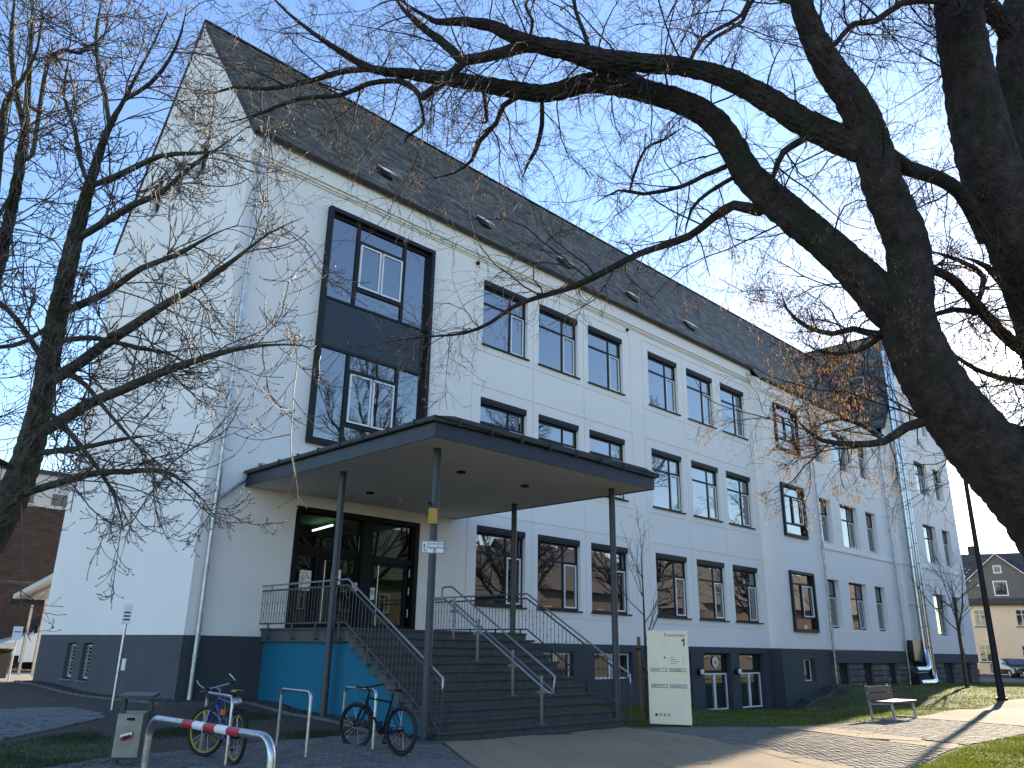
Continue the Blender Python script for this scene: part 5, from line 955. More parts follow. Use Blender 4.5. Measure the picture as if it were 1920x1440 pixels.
# ------------------------------------------------------------------ trees
BIG_LIMBS=[
 [(0.75,-16.9,-0.7,0.56),(0.56,-17.06,-0.05,0.442),(0.15,-17.18,0.98,0.4018),(-0.19,-17.19,1.65,0.3624),(-0.5,-17.12,2.12,0.333),(-0.8,-17,2.44,0.2849),(-1.16,-16.82,2.79,0.2502),(-1.49,-16.69,3.15,0.2308),(-1.7,-16.64,3.45,0.2115),(-1.84,-16.64,3.72,0.1886),(-1.89,-16.72,3.99,0.162),(-1.99,-16.76,4.26,0.1505),(-2.14,-16.74,4.51,0.1428),(-2.24,-16.73,4.68,0.1352),(-2.33,-16.74,4.87,0.1276),(-2.44,-16.74,5.07,0.1237),(-2.6,-16.7,5.3,0.116),(-2.75,-16.64,5.48,0.1047),(-2.89,-16.61,5.69,0.0896),(-3.02,-16.6,5.91,0.0746),(-3.13,-16.63,6.18,0.0634),(-3.29,-16.66,6.55,0.0526)],
 [(-0,-17.16,1.66,0.3125),(-0.25,-17.3,2.59,0.2946),(-0.62,-17.35,3.62,0.2668),(-0.84,-17.34,4.11,0.2478),(-1.08,-17.29,4.57,0.2227),(-1.3,-17.26,5.03,0.2094),(-1.47,-17.28,5.49,0.1919),(-1.62,-17.31,5.91,0.1804),(-1.75,-17.36,6.34,0.1688),(-1.87,-17.45,6.85,0.141)],
 [(-0.53,-17.32,4.08,0.2046),(-0.71,-17.35,4.8,0.166),(-0.83,-17.41,5.45,0.1387),(-0.91,-17.52,6.11,0.1318),(-0.92,-17.67,6.7,0.1289),(-0.93,-17.84,7.29,0.1085)],
 [(-0.91,-17.56,6.27,0.0667),(-0.89,-17.58,6.26,0.0767),(-1.08,-17.53,6.43,0.0721),(-1.25,-17.47,6.55,0.0688),(-1.42,-17.42,6.7,0.0594)],
 [(-1.8,-16.63,3.65,0.1358),(-1.88,-16.54,3.81,0.1679),(-1.96,-16.42,4.02,0.1509),(-2.09,-16.27,4.29,0.1377),(-2.22,-16.1,4.54,0.132),(-2.37,-15.92,4.8,0.1261),(-2.49,-15.78,5.04,0.1154),(-2.58,-15.7,5.32,0.1044),(-2.67,-15.61,5.57,0.0992),(-2.81,-15.44,5.76,0.0962),(-2.97,-15.22,5.9,0.0909),(-3.15,-14.96,6.03,0.0921),(-3.31,-14.72,6.1,0.0843),(-3.42,-14.49,6.08,0.0762),(-3.52,-14.32,6.09,0.0723),(-3.66,-14.11,6.17,0.0719),(-3.84,-13.86,6.27,0.0652),(-3.99,-13.65,6.35,0.0607),(-4.15,-13.43,6.42,0.0562),(-4.27,-13.26,6.48,0.054),(-4.46,-12.99,6.57,0.0494),(-4.65,-12.78,6.75,0.0446),(-4.84,-12.57,6.97,0.0371),(-5,-12.4,7.17,0.0321),(-5.18,-12.24,7.4,0.027),(-5.32,-12.12,7.69,0.0218)],
 [(-2.33,-16.74,4.87,0.0844),(-2.39,-16.65,4.95,0.1096),(-2.49,-16.5,5.07,0.1033),(-2.62,-16.32,5.24,0.0971),(-2.78,-16.11,5.49,0.087),(-2.94,-15.88,5.71,0.0764),(-3.11,-15.64,5.85,0.0695),(-3.27,-15.38,5.95,0.0705),(-3.43,-15.12,6.04,0.0715),(-3.56,-14.93,6.13,0.0723),(-3.72,-14.7,6.24,0.0702),(-3.86,-14.51,6.33,0.0614),(-3.96,-14.37,6.44,0.0524),(-4.08,-14.23,6.56,0.048),(-4.25,-13.98,6.65,0.0437),(-4.35,-13.82,6.68,0.0367),(-4.44,-13.71,6.78,0.0295),(-4.59,-13.55,6.95,0.0248),(-4.74,-13.4,7.2,0.0201)],
 [(-3.72,-14.7,6.23,0.0456),(-3.85,-14.47,6.32,0.0569),(-3.94,-14.26,6.32,0.0528),(-4.09,-13.94,6.34,0.0488),(-4.16,-13.85,6.44,0.0442),(-4.24,-13.75,6.58,0.0396),(-4.33,-13.64,6.71,0.0349),(-4.45,-13.5,6.91,0.0303),(-4.53,-13.41,7.08,0.0254),(-4.64,-13.31,7.4,0.0206)],
 [(-2.97,-15.22,5.89,0.0705),(-3.12,-15.05,6.05,0.0786),(-3.31,-14.85,6.24,0.0705),(-3.5,-14.63,6.39,0.0677)],
 [(-4.09,-13.94,6.33,0.0329),(-4.16,-13.82,6.21,0.0439),(-4.23,-13.69,6.09,0.0415),(-4.3,-13.58,6,0.0342)],
 [(-4.3,-13.58,6,0.0215),(-4.31,-13.56,6.04,0.0269),(-4.37,-13.46,6.19,0.0247),(-4.45,-13.31,6.26,0.025),(-4.55,-13.06,6.31,0.0253),(-4.65,-12.76,6.29,0.0232),(-4.86,-12.31,6.37,0.0212),(-5.05,-11.8,6.35,0.0163),(-5.23,-11.35,6.36,0.0111)],
 [(-4.46,-12.99,6.57,0.0234),(-4.62,-12.66,6.64,0.0291),(-4.8,-12.23,6.64,0.0243),(-4.99,-11.83,6.69,0.0221),(-5.18,-11.49,6.79,0.0168),(-5.3,-11.23,6.79,0.0142),(-5.43,-10.99,6.86,0.0086)],
 [(-3.61,-14.19,6.14,0.0237),(-3.6,-14.16,6.11,0.0297),(-3.65,-13.99,6.06,0.0275),(-3.62,-13.87,5.95,0.0252),(-3.64,-13.66,5.84,0.023),(-3.61,-13.52,5.71,0.018),(-3.66,-13.31,5.63,0.0156),(-3.78,-13.05,5.63,0.0106)],
 [(-3.5,-14.34,6.06,0.0184),(-3.4,-14.25,5.85,0.0223),(-3.35,-14.13,5.67,0.0199),(-3.35,-14.03,5.57,0.015),(-3.33,-13.92,5.43,0.0101)],
 [(-3.81,-13.91,6.25,0.016),(-3.81,-13.88,6.23,0.0201),(-3.67,-13.78,6.06,0.0178),(-3.64,-13.74,6.01,0.0153),(-3.69,-13.63,6.04,0.0103)],
 [(-4.31,-13.56,6.01,0.0147),(-4.18,-13.48,5.85,0.0173),(-4.22,-13.3,5.78,0.0125),(-4.21,-13.23,5.72,0.0075)],
 [(-2.38,-15.91,4.82,0.0389),(-2.37,-15.79,4.75,0.0492),(-2.45,-15.6,4.85,0.0409),(-2.48,-15.41,4.79,0.0345),(-2.5,-15.17,4.69,0.0328),(-2.62,-14.74,4.64,0.0313),(-2.68,-14.48,4.57,0.0318),(-2.78,-14.11,4.47,0.03),(-2.92,-13.69,4.42,0.023),(-2.99,-13.47,4.37,0.0207),(-3.04,-13.23,4.27,0.0183),(-3.13,-12.94,4.21,0.0159),(-3.31,-12.57,4.22,0.0135),(-3.46,-12.24,4.22,0.011),(-3.62,-11.89,4.19,0.0084)],
 [(-2.55,-15.73,5.22,0.0181),(-2.56,-15.6,5.17,0.0228),(-2.6,-15.42,5.15,0.0208),(-2.64,-15.23,5.11,0.0187),(-2.76,-14.9,5.12,0.0167),(-2.86,-14.7,5.2,0.0145),(-2.92,-14.44,5.13,0.0098)],
 [(-2.82,-14.79,5.16,0.0108),(-2.84,-14.87,5.31,0.0144),(-2.84,-15,5.51,0.0143),(-2.76,-15.14,5.57,0.0143),(-2.67,-15.32,5.68,0.0119)],
 [(-2.5,-15.77,5.09,0.0162),(-2.54,-15.68,5.05,0.0203),(-2.61,-15.47,4.96,0.0159),(-2.65,-15.31,4.84,0.0137),(-2.59,-15.18,4.62,0.0092)],
 [(-2.58,-16.37,5.19,0.0235),(-2.56,-16.3,5.1,0.0296),(-2.6,-16.15,5.04,0.0256),(-2.56,-16.02,4.87,0.0194),(-2.48,-15.94,4.71,0.013)],
 [(-2.33,-16.74,4.87,0.0587),(-2.27,-16.78,4.9,0.0678),(-2.04,-16.86,4.83,0.0622),(-1.75,-17,4.81,0.0547),(-1.54,-17.08,4.74,0.0553),(-1.31,-17.11,4.59,0.0646),(-1.15,-17.11,4.46,0.0652)],
 [(-2.82,-16.63,5.58,0.0163),(-2.73,-16.7,5.67,0.0204),(-2.6,-16.81,5.88,0.0228),(-2.44,-16.92,5.94,0.025),(-2.25,-17.08,6.14,0.0254),(-2.02,-17.23,6.22,0.03),(-1.77,-17.37,6.25,0.0303)],
 [(-1.43,-16.71,3.08,0.0296),(-1.46,-16.58,2.98,0.0373),(-1.54,-16.42,2.93,0.0354),(-1.59,-16.25,2.83,0.0294),(-1.71,-16.06,2.82,0.0254),(-1.84,-15.87,2.86,0.0192),(-1.95,-15.76,2.99,0.0129),(-2,-15.73,3.12,0.0086)],
 [(-1.6,-16.25,2.84,0.0142),(-1.63,-16.13,2.97,0.017),(-1.68,-15.97,3.05,0.013),(-1.71,-15.78,3.02,0.0088)],
 [(-1.85,-16.57,3.75,0.0231),(-1.87,-16.43,3.61,0.0291),(-1.99,-16.28,3.66,0.0251),(-2.07,-16.15,3.63,0.021),(-2.2,-16,3.7,0.0169),(-2.31,-15.91,3.84,0.0149),(-2.35,-15.9,3.99,0.0085)],
 [(-1.87,-16.44,3.62,0.0183),(-1.84,-16.44,3.61,0.0229),(-1.85,-16.31,3.54,0.021),(-1.89,-16.16,3.51,0.017),(-1.95,-16,3.55,0.0129),(-2.03,-15.86,3.66,0.0087)],
 [(-1.92,-16.73,4.06,0.0229),(-1.84,-16.79,4.08,0.0288),(-1.59,-16.91,4.04,0.0311),(-1.31,-16.99,3.88,0.0379),(-1.04,-17.06,3.71,0.0383),(-0.83,-17.14,3.6,0.0473),(-0.45,-17.31,3.49,0.0803)],
 [(-1.51,-16.67,3.79,0.0191),(-1.3,-16.83,3.88,0.0214),(-1.13,-16.94,3.87,0.0259)],
 [(-1.21,-16.61,3.65,0.0131),(-1,-16.7,3.6,0.0155),(-0.77,-16.78,3.52,0.0201),(-0.51,-16.9,3.48,0.0249),(-0.2,-17.06,3.47,0.0321)],
 [(-1.3,-16.99,3.86,0.019),(-1.27,-17.07,4.1,0.0233),(-1.4,-16.96,4.23,0.0192),(-1.55,-16.8,4.32,0.015)],
 [(-1.44,-16.65,3.04,0.0115),(-1.4,-16.66,3,0.0145),(-1.15,-16.81,2.98,0.0188),(-0.86,-16.99,2.97,0.0253),(-0.58,-17.13,2.87,0.0383)],
 [(-0.72,-17.35,3.84,0.0275),(-0.84,-17.25,3.81,0.0343),(-1.07,-17.19,3.96,0.0297),(-1.33,-17.12,4.15,0.0252),(-1.55,-17,4.2,0.0188)],
 [(-3.13,-16.63,6.18,0.0304),(-3.32,-16.26,6.46,0.0377),(-3.53,-15.77,6.61,0.0327),(-3.8,-15.26,6.87,0.0271),(-4.08,-14.65,6.97,0.0211),(-4.41,-14.08,7.2,0.0146)],
 [(-3.03,-16.59,5.91,0.0152),(-3.18,-16.33,6.09,0.0187),(-3.14,-16.17,5.96,0.0168),(-3.19,-15.95,5.91,0.0149),(-3.19,-15.79,5.8,0.0108)],
 [(-3.11,-15.64,5.85,0.0167),(-3.02,-15.76,6.14,0.0179),(-2.78,-15.99,6.38,0.0159),(-2.73,-16.08,6.64,0.0137)],
 [(-3.53,-14.97,6.11,0.0173),(-3.63,-14.96,6.31,0.0208),(-3.72,-14.95,6.48,0.0184),(-3.82,-14.98,6.74,0.0138)],
 [(-3.86,-14.51,6.33,0.0142),(-3.85,-14.56,6.54,0.0166),(-3.92,-14.53,6.69,0.0143),(-3.85,-14.63,6.91,0.012)],
 [(-3.29,-16.66,6.55,0.0334),(-2.85,-16.84,6.65,0.0334),(-2.34,-17.07,6.77,0.026),(-1.95,-17.3,7.02,0.0178)],
]
LEFT_LIMBS=[
 [(-5.98,-8.7,-0.6,0.38),(-6.04,-8.93,0.19,0.2294),(-6.16,-9.25,0.99,0.196),(-6.21,-9.65,1.79,0.1721),(-6.15,-9.96,2.24,0.1489),(-6.1,-10.15,2.49,0.1305),(-6.1,-10.4,2.93,0.1121),(-6.14,-10.61,3.39,0.0893),(-6.2,-10.82,3.86,0.0801),(-6.24,-10.99,4.24,0.0732),(-6.28,-11.2,4.69,0.072),(-6.3,-11.41,5.11,0.0574),(-6.31,-11.65,5.55,0.0476),(-6.27,-11.84,5.82,0.0333),(-6.24,-12.02,6.07,0.0261),(-6.21,-12.17,6.28,0.0213),(-6.19,-12.33,6.54,0.0142)],
 [(-6.27,-9.13,1.72,0.1037),(-6.45,-9.51,2.93,0.0801),(-6.6,-9.85,3.96,0.0717),(-6.63,-10.1,4.59,0.0563),(-6.65,-10.25,4.93,0.0487),(-6.69,-10.43,5.39,0.0435),(-6.75,-10.59,5.86,0.0384),(-6.84,-10.72,6.34,0.0333),(-6.94,-10.85,6.83,0.0282),(-7.04,-10.98,7.32,0.0205)],
 [(-6.68,-10.38,4,0.0485),(-6.95,-10.92,5.41,0.0335),(-7.01,-11.09,5.8,0.031),(-6.96,-11.24,5.97,0.0238),(-6.93,-11.42,6.23,0.0189),(-7,-11.57,6.61,0.0142)],
 [(-6.73,-10.58,5.81,0.023),(-6.96,-10.67,6.36,0.0255),(-7.07,-10.78,6.73,0.0228),(-7.15,-10.93,7.14,0.0177)],
 [(-6.29,-11.42,5.12,0.0251),(-6.17,-11.67,5.16,0.0284),(-5.97,-12.11,5.26,0.0232),(-5.81,-12.39,5.23,0.0183),(-5.62,-12.71,5.21,0.0113)],
 [(-6.15,-10.65,3.47,0.0466),(-6.12,-10.7,3.48,0.0581),(-5.99,-11.02,3.61,0.0526),(-5.89,-11.32,3.75,0.0472),(-5.78,-11.6,3.87,0.042),(-5.68,-11.88,3.99,0.0369),(-5.54,-12.23,4.12,0.0295),(-5.45,-12.5,4.23,0.0246),(-5.39,-12.68,4.31,0.0222),(-5.29,-13,4.45,0.0153),(-5.17,-13.28,4.52,0.0086)],
 [(-6.12,-10.47,3.1,0.0467),(-6.05,-10.57,3.06,0.0581),(-5.87,-11.07,3.24,0.0473),(-5.72,-11.45,3.33,0.0418),(-5.57,-11.82,3.43,0.0365),(-5.43,-12.18,3.49,0.0291),(-5.28,-12.51,3.54,0.0242),(-5.14,-12.83,3.54,0.0173),(-4.98,-13.14,3.5,0.0127),(-4.89,-13.29,3.4,0.0063)],
 [(-6.19,-10.8,3.82,0.0213),(-6.15,-10.87,3.81,0.0265),(-6,-11.16,3.81,0.0238),(-5.87,-11.35,3.76,0.0212),(-5.69,-11.63,3.67,0.0186),(-5.5,-11.93,3.57,0.0114),(-5.33,-12.15,3.32,0.0068)],
 [(-6.1,-10.18,2.53,0.0313),(-6.06,-10.24,2.51,0.039),(-5.86,-10.69,2.59,0.0334),(-5.69,-11.06,2.65,0.0282),(-5.54,-11.36,2.64,0.0231),(-5.43,-11.58,2.64,0.0206),(-5.31,-11.8,2.58,0.0158),(-5.14,-12.06,2.36,0.0111),(-5.04,-12.21,2.13,0.0065)],
 [(-6.1,-10.38,2.89,0.0234),(-6.07,-10.41,2.86,0.0292),(-5.83,-10.92,2.87,0.0237),(-5.63,-11.39,2.91,0.0162),(-5.46,-11.75,2.92,0.0091)],
 [(-6.23,-10.93,4.1,0.0309),(-6.17,-10.97,4.08,0.0386),(-5.96,-11.28,4.23,0.0313),(-5.79,-11.58,4.43,0.0264),(-5.6,-11.84,4.54,0.0215),(-5.42,-12.12,4.71,0.0143),(-5.28,-12.32,4.79,0.0095)],
 [(-6.17,-10.72,3.65,0.0233),(-6.19,-10.71,3.63,0.029),(-6.49,-10.72,3.96,0.0239),(-6.78,-10.68,4.19,0.0188)],
 [(-6.21,-10.88,4,0.0199),(-6.4,-10.84,3.75,0.0212),(-6.58,-10.8,3.65,0.0185),(-6.74,-10.8,3.66,0.0137)],
 [(-6.31,-11.69,5.61,0.0179),(-6.39,-11.67,5.91,0.0216),(-6.47,-11.65,6.13,0.0193),(-6.55,-11.64,6.47,0.017),(-6.59,-11.71,6.87,0.0122)],
 [(-6.27,-11.84,5.82,0.0178),(-6.16,-12.12,5.91,0.0211),(-6.11,-12.35,6.06,0.0163),(-6.11,-12.53,6.23,0.0115),(-6.15,-12.68,6.4,0.0068)],
 [(-6.27,-11.2,4.67,0.0324),(-6.15,-11.44,4.78,0.0334),(-6.01,-11.75,4.91,0.0283),(-5.88,-11.99,4.98,0.0234),(-5.76,-12.31,5.17,0.0185),(-5.63,-12.61,5.31,0.0137),(-5.52,-12.88,5.45,0.0091)],
 [(-6.13,-10.56,3.27,0.0255),(-5.95,-10.76,3.07,0.024),(-5.75,-10.98,2.78,0.0189),(-5.56,-11.18,2.45,0.014),(-5.46,-11.27,2.13,0.0092)],
 [(-6.08,-10.28,2.68,0.0256),(-6.36,-10.44,2.75,0.0235),(-6.59,-10.55,2.74,0.0182)],
 [(-6.16,-10.63,3.45,0.0255),(-6.07,-10.88,3.52,0.0287),(-5.94,-11.09,3.4,0.0213),(-5.79,-11.31,3.15,0.0162),(-5.58,-11.63,2.8,0.0113),(-5.48,-11.79,2.61,0.0067)],
 [(-6.72,-10.53,5.69,0.0184),(-6.65,-10.61,5.65,0.023),(-6.78,-11.13,6.41,0.0199),(-6.6,-11.39,6.4,0.0173),(-6.48,-11.67,6.55,0.0122),(-6.45,-11.88,6.73,0.0073)],
 [(-6.69,-10.42,5.37,0.0192),(-6.78,-10.39,4.94,0.02),(-6.84,-10.37,4.64,0.0148)],
 [(-6.3,-11.41,5.11,0.0179),(-6.41,-11.36,5.36,0.0216),(-6.5,-11.35,5.66,0.0194),(-6.63,-11.29,5.97,0.0146),(-6.67,-11.35,6.38,0.0098)],
]

def smooth_limb(pts, step=.12):
    P = np.array(pts, float); n = len(P); E = np.vstack([2 * P[0] - P[1], P, 2 * P[-1] - P[-2]]); out = []
    for i in range(n - 1):
        p0, p1, p2, p3 = E[i:i + 4]; k = max(2, int(np.linalg.norm(p2[:3] - p1[:3]) / step))
        for j in range(k):
            t = j / k; out.append(.5 * ((2 * p1) + (-p0 + p2) * t + (2 * p0 - 5 * p1 + 4 * p2 - p3) * t * t + (-p0 + 3 * p1 - 3 * p2 + p3) * t ** 3))
    out.append(P[-1]); out = np.array(out); 
    if P[-1, 3] < .032: m_ = len(out) // 3; out[-m_:, 3] *= np.linspace(1, .25, m_)
    out[:, 3] = np.maximum(out[:, 3], .0025); return out
def limb_tube(mb, S, rough=.06):
    r = S[:, 3]; big = r.max() > .07; n = 44 if big else (10 if r.max() > .025 else 6)
    if big:
        d = np.concatenate([[0], np.cumsum(np.linalg.norm(np.diff(S[:, :3], axis=0), axis=1))]); q = np.arange(0, d[-1], .035); S = np.stack([np.interp(q, d, S[:, k_]) for k_ in range(4)], -1); r = S[:, 3]
    k = len(S); P = [Vector(p[:3]) for p in S]; ph = [random.uniform(0, 6.28) for _ in range(6)]
    T = [(P[min(i + 1, k - 1)] - P[max(i - 1, 0)]).normalized() for i in range(k)]; a = Vector((0, 0, 1)) if abs(T[0].z) < .9 else Vector((1, 0, 0)); u = T[0].cross(a).normalized(); vs = []; s = 0
    for i in range(k):
        u = (u - T[i] * u.dot(T[i])).normalized(); w = T[i].cross(u); s += (P[i] - P[i - 1]).length if i else 0
        for j in range(n):
            t = 2 * math.pi * j / n; f = 1 + rough * (math.sin(2 * t + s * 2.5 + ph[0]) + .5 * math.sin(3 * t - s * 4 + ph[1]) + .6 * math.sin(s * 5 + ph[2])) + random.uniform(-.02, .02)
            if big: ww = t + .18 * math.sin(s * 6 + ph[3]) + .1 * math.sin(s * 17 + 3 * t + ph[4]); rg = abs(math.sin(6.5 * ww + .8 * math.sin(s * 9 + ph[5]))); f += (.018 / max(.05, r[i])) * (rg ** .6 - .6) + (.006 / max(.05, r[i])) * math.sin(s * 40 + 5 * math.sin(3 * t))
            vs.append(P[i] + (u * math.cos(t) + w * math.sin(t)) * (r[i] * f))
    mb.add(vs, [(i * n + j, i * n + (j + 1) % n, (i + 1) * n + (j + 1) % n, (i + 1) * n + j) for i in range(k - 1) for j in range(n)] + [tuple((k - 1) * n + j for j in range(n))])
def norm(a): return a / (np.linalg.norm(a, axis=-1, keepdims=True) + 1e-9)
def sprout(P, Rd, L, m, lf, ang, K, wig, trop, tmin=.12, rscale=.55, rmax=.02, rmin=.0015, taper=.35, zbias=0.0, keep=None):
    """P (N,K0,3) parent curves -> N*m child curves (.,K,3)"""
    N0, K0, _ = P.shape; par = np.repeat(np.arange(N0), m); n = len(par); t = rng.uniform(tmin, 1, n); s = t * (K0 - 1); i = np.minimum(s.astype(int), K0 - 2); fr = (s - i)[:, None]
    base = P[par, i] * (1 - fr) + P[par, i + 1] * fr; tan = norm(P[par, i + 1] - P[par, i]); rv = rng.normal(size=(n, 3)); perp = norm(rv - tan * (rv * tan).sum(1, keepdims=True)); a = rng.uniform(ang[0], ang[1], n)[:, None]
    d = tan * np.cos(a) + perp * np.sin(a); d[:, 2] += zbias; d = norm(d)
    ln = L[par] * rng.uniform(lf[0], lf[1], n) * (1.15 - .6 * t); r0 = np.clip((Rd[par, i]) * rscale, rmin, rmax)
    C = np.zeros((n, K, 3)); C[:, 0] = base; step = (ln / (K - 1))[:, None]
    for k in range(1, K):
        d = d + rng.normal(size=(n, 3)) * wig; d[:, 2] += trop[min(k - 1, len(trop) - 1)]; d = norm(d); C[:, k] = C[:, k - 1] + d * step
    tp = np.linspace(1, taper, K)[None, :]; Rr = np.maximum(r0[:, None] * tp, rmin * .8)
    return C, Rr, ln
def tubes_np(C, Rr, n=3):
    N0, K, _ = C.shape; T = np.empty_like(C); T[:, 1:-1] = C[:, 2:] - C[:, :-2]; T[:, 0] = C[:, 1] - C[:, 0]; T[:, -1] = C[:, -1] - C[:, -2]; T = norm(T); ref = np.where(np.abs(T[..., 2:3]) < .9, np.array([0, 0, 1.]), np.array([1., 0, 0])); u = norm(np.cross(T, ref)); w = np.cross(T, u)
    an = np.arange(n) * 2 * np.pi / n; V = C[:, :, None, :] + Rr[:, :, None, None] * (u[:, :, None, :] * np.cos(an)[None, None, :, None] + w[:, :, None, :] * np.sin(an)[None, None, :, None])
    idx = np.arange(N0 * K * n).reshape(N0, K, n); nx_ = np.roll(idx, -1, axis=2); F = np.stack([idx[:, :-1], nx_[:, :-1], nx_[:, 1:], idx[:, 1:]], -1).reshape(-1, 4); return V.reshape(-1, 3), F
def join_np(parts):
    V = []; F = []; o = 0
    for v, f in parts: V.append(v); F.append(f + o); o += len(v)
    return np.vstack(V), np.vstack(F)
def limb_parents(limbs, seg=.5, K=5, rlim=.2, skip=0):
    Ps = []; Rs = []; Ls = []
    for S in limbs:
        d = np.concatenate([[0], np.cumsum(np.linalg.norm(np.diff(S[:, :3], axis=0), axis=1))]); n = max(1, int(d[-1] / seg))
        for i in range(n):
            q = np.linspace(d[-1] * i / n, d[-1] * (i + 1) / n, K); c = np.stack([np.interp(q, d, S[:, k]) for k in range(4)], -1)
            if c[0, 3] < rlim: Ps.append(c[:, :3]); Rs.append(c[:, 3]); Ls.append(d[-1] / n)
    return np.array(Ps), np.array(Rs), np.array(Ls)
# --- big tree over the right half
BL = [smooth_limb(l) for l in BIG_LIMBS]
bt = thing('bare_tree', 'huge dark bare tree arching over the facade from the right', 'tree', (0, 0, 0))
for i, S in enumerate(BL):
    mb = MB(); limb_tube(mb, S, .025); o = mb.build('trunk' if i == 0 else 'limb', M['bark'], bt, True)
mbp = limb_parents(BL[1:] + [BL[0][len(BL[0]) // 2:]], .5)
P0, R0, L0_ = mbp
hang = (-.02, -.08, -.1, -.06)
A, Ra, La = sprout(P0, R0, np.full(len(P0), 1.25), 3, (.35, 1.2), (.6, 1.4), 8, .2, (.03, .0, -.03, -.05, -.05, -.03, 0), rscale=.35, rmax=.0085, rmin=.0036)
B_, Rb, Lb = sprout(A, Ra, La, 5, (.3, .8), (.5, 1.25), 7, .2, hang, rscale=.6, rmax=.0048, rmin=.0025)
C_, Rc, Lc = sprout(B_, Rb, Lb, 4, (.35, .9), (.5, 1.2), 6, .22, hang, rscale=.7, rmax=.003, rmin=.0019)
D_, Rd_, Ld = sprout(C_, Rc, Lc, 2, (.35, .9), (.4, 1.1), 4, .22, (-.08, -.1, -.03), rscale=.8, rmax=.0021, rmin=.0016)
A2, Ra2, La2 = sprout(P0, R0, np.full(len(P0), .6), 4, (.4, 1.1), (.6, 1.4), 5, .22, hang, rscale=.2, rmax=.004, rmin=.0022)
B2, Rb2, Lb2 = sprout(A2, Ra2, La2, 4, (.35, .8), (.5, 1.2), 4, .2, hang, rscale=.7, rmax=.0026, rmin=.0015)
P3, R3, L3 = limb_parents(BL[20:32], .3)
A3, Ra3, La3 = sprout(P3, R3, np.full(len(P3), .75), 3, (.35, 1.2), (.6, 1.4), 7, .22, (.02, .02, -.02, -.04, -.03, 0), rscale=.35, rmax=.006, rmin=.003)
B3, Rb3, Lb3 = sprout(A3, Ra3, La3, 5, (.3, .8), (.5, 1.25), 5, .2, hang, rscale=.6, rmax=.0034, rmin=.0019)
C3, Rc3, Lc3 = sprout(B3, Rb3, Lb3, 4, (.3, .85), (.5, 1.2), 4, .2, hang, rscale=.7, rmax=.0022, rmin=.0014)
o = obj('crown', big_mesh('crown', *join_np([tubes_np(A, Ra, 5), tubes_np(B_, Rb, 4), tubes_np(C_, Rc, 3), tubes_np(D_, Rd_, 3), tubes_np(A2, Ra2, 3), tubes_np(B2, Rb2, 3), tubes_np(A3, Ra3, 4), tubes_np(B3, Rb3, 3), tubes_np(C3, Rc3, 3)]), M['twig']), bt)
# dry seed clusters hanging from twig ends
def seeds(ends, per, spread, ln, wd, name, parent, material):
    n = len(ends) * per; e = np.repeat(ends, per, axis=0) + rng.normal(size=(n, 3)) * spread; e[:, 2] -= np.abs(rng.normal(size=n)) * spread * 1.2; a = rng.uniform(0, 2 * np.pi, n); l = ln * rng.uniform(.6, 1.3, n); w = wd * rng.uniform(.7, 1.3, n)
    h = np.stack([np.cos(a), np.sin(a), np.zeros(n)], -1); dn = norm(np.stack([rng.normal(size=n) * .3, rng.normal(size=n) * .3, -np.ones(n)], -1)); V = np.stack([e, e + dn * l[:, None] * .5 + h * w[:, None] * .5, e + dn * l[:, None], e + dn * l[:, None] * .5 - h * w[:, None] * .5], 1)
    o = obj(name, big_mesh(name, V.reshape(-1, 3), np.arange(n * 4).reshape(-1, 4), material), parent); o['kind'] = 'stuff'
def pix(Q):
    d = Q - np.array(CAM); x = d @ np.array(_r); y = d @ np.array(_u); z = d @ np.array(_f); return 960 + 1484 * x / z, 720 - 1484 * y / z
tips = np.vstack([C_[:, -1], C3[::2, -1]])
free = np.min(np.linalg.norm(tips[:, None] - np.vstack([BL[0][:, :3], BL[1][:, :3], BL[4][:40, :3]])[None, ::3], axis=2), axis=1) > .42; tips = tips[free]
nearlow = np.min(np.linalg.norm(tips[:, None] - np.vstack([l[:, :3] for l in (BL[22], BL[23], BL[24], BL[25])])[None, ::3], axis=2), axis=1) < .9
nearleft = np.min(np.linalg.norm(tips[:, None] - np.vstack([l[len(l) // 3:, :3] for l in (BL[9], BL[10], BL[11], BL[13], BL[14])])[None, ::3], axis=2), axis=1) < .6
s1_ = tips[nearlow]; s1_ = s1_[rng.random(len(s1_)) < 1.1]; s2_ = tips[nearleft]; s2_ = s2_[rng.random(len(s2_)) < .22]
seeds(np.vstack([s1_, s2_]), 10, .03, .03, .0075, 'seed_clusters', bt, M['seed'])
rest = tips[~(nearlow | nearleft)]; rest = rest[rng.random(len(rest)) < .12]
seeds(rest, 2, .02, .022, .007, 'sparse_seeds', bt, M['seed'])
# --- left tree with thicker upturned twigs
LL = [smooth_limb(l) for l in LEFT_LIMBS]
lt = thing('bare_tree', 'slender multi stemmed bare tree with upturned twigs at the left', 'tree', (0, 0, 0))
for i, S in enumerate(LL):
    mb = MB(); limb_tube(mb, S, .02); mb.build('trunk' if i == 0 else ('stem' if i < 4 else 'limb'), M['bark2'], lt, True)
P0, R0, L0_ = limb_parents(LL[1:] + [LL[0][len(LL[0]) // 3:]], .4, rlim=.12)
A, Ra, La = sprout(P0, R0, np.full(len(P0), 1.15), 3, (.3, 1.15), (.5, 1.25), 9, .1, (-.04, -.14, -.16, -.1, .02, .16, .22, .22), rscale=.4, rmax=.0075, rmin=.0045, taper=.55)
B_, Rb, Lb = sprout(A, Ra, La, 7, (.22, .65), (.5, 1.25), 7, .12, (-.06, -.08, .02, .14, .2, .2), rscale=.75, rmax=.0056, rmin=.0034, taper=.6)
C_, Rc, Lc = sprout(B_, Rb, Lb, 3, (.25, .65), (.5, 1.1), 5, .1, (-.03, .08, .15, .2), rscale=.8, rmax=.004, rmin=.0028, taper=.7)
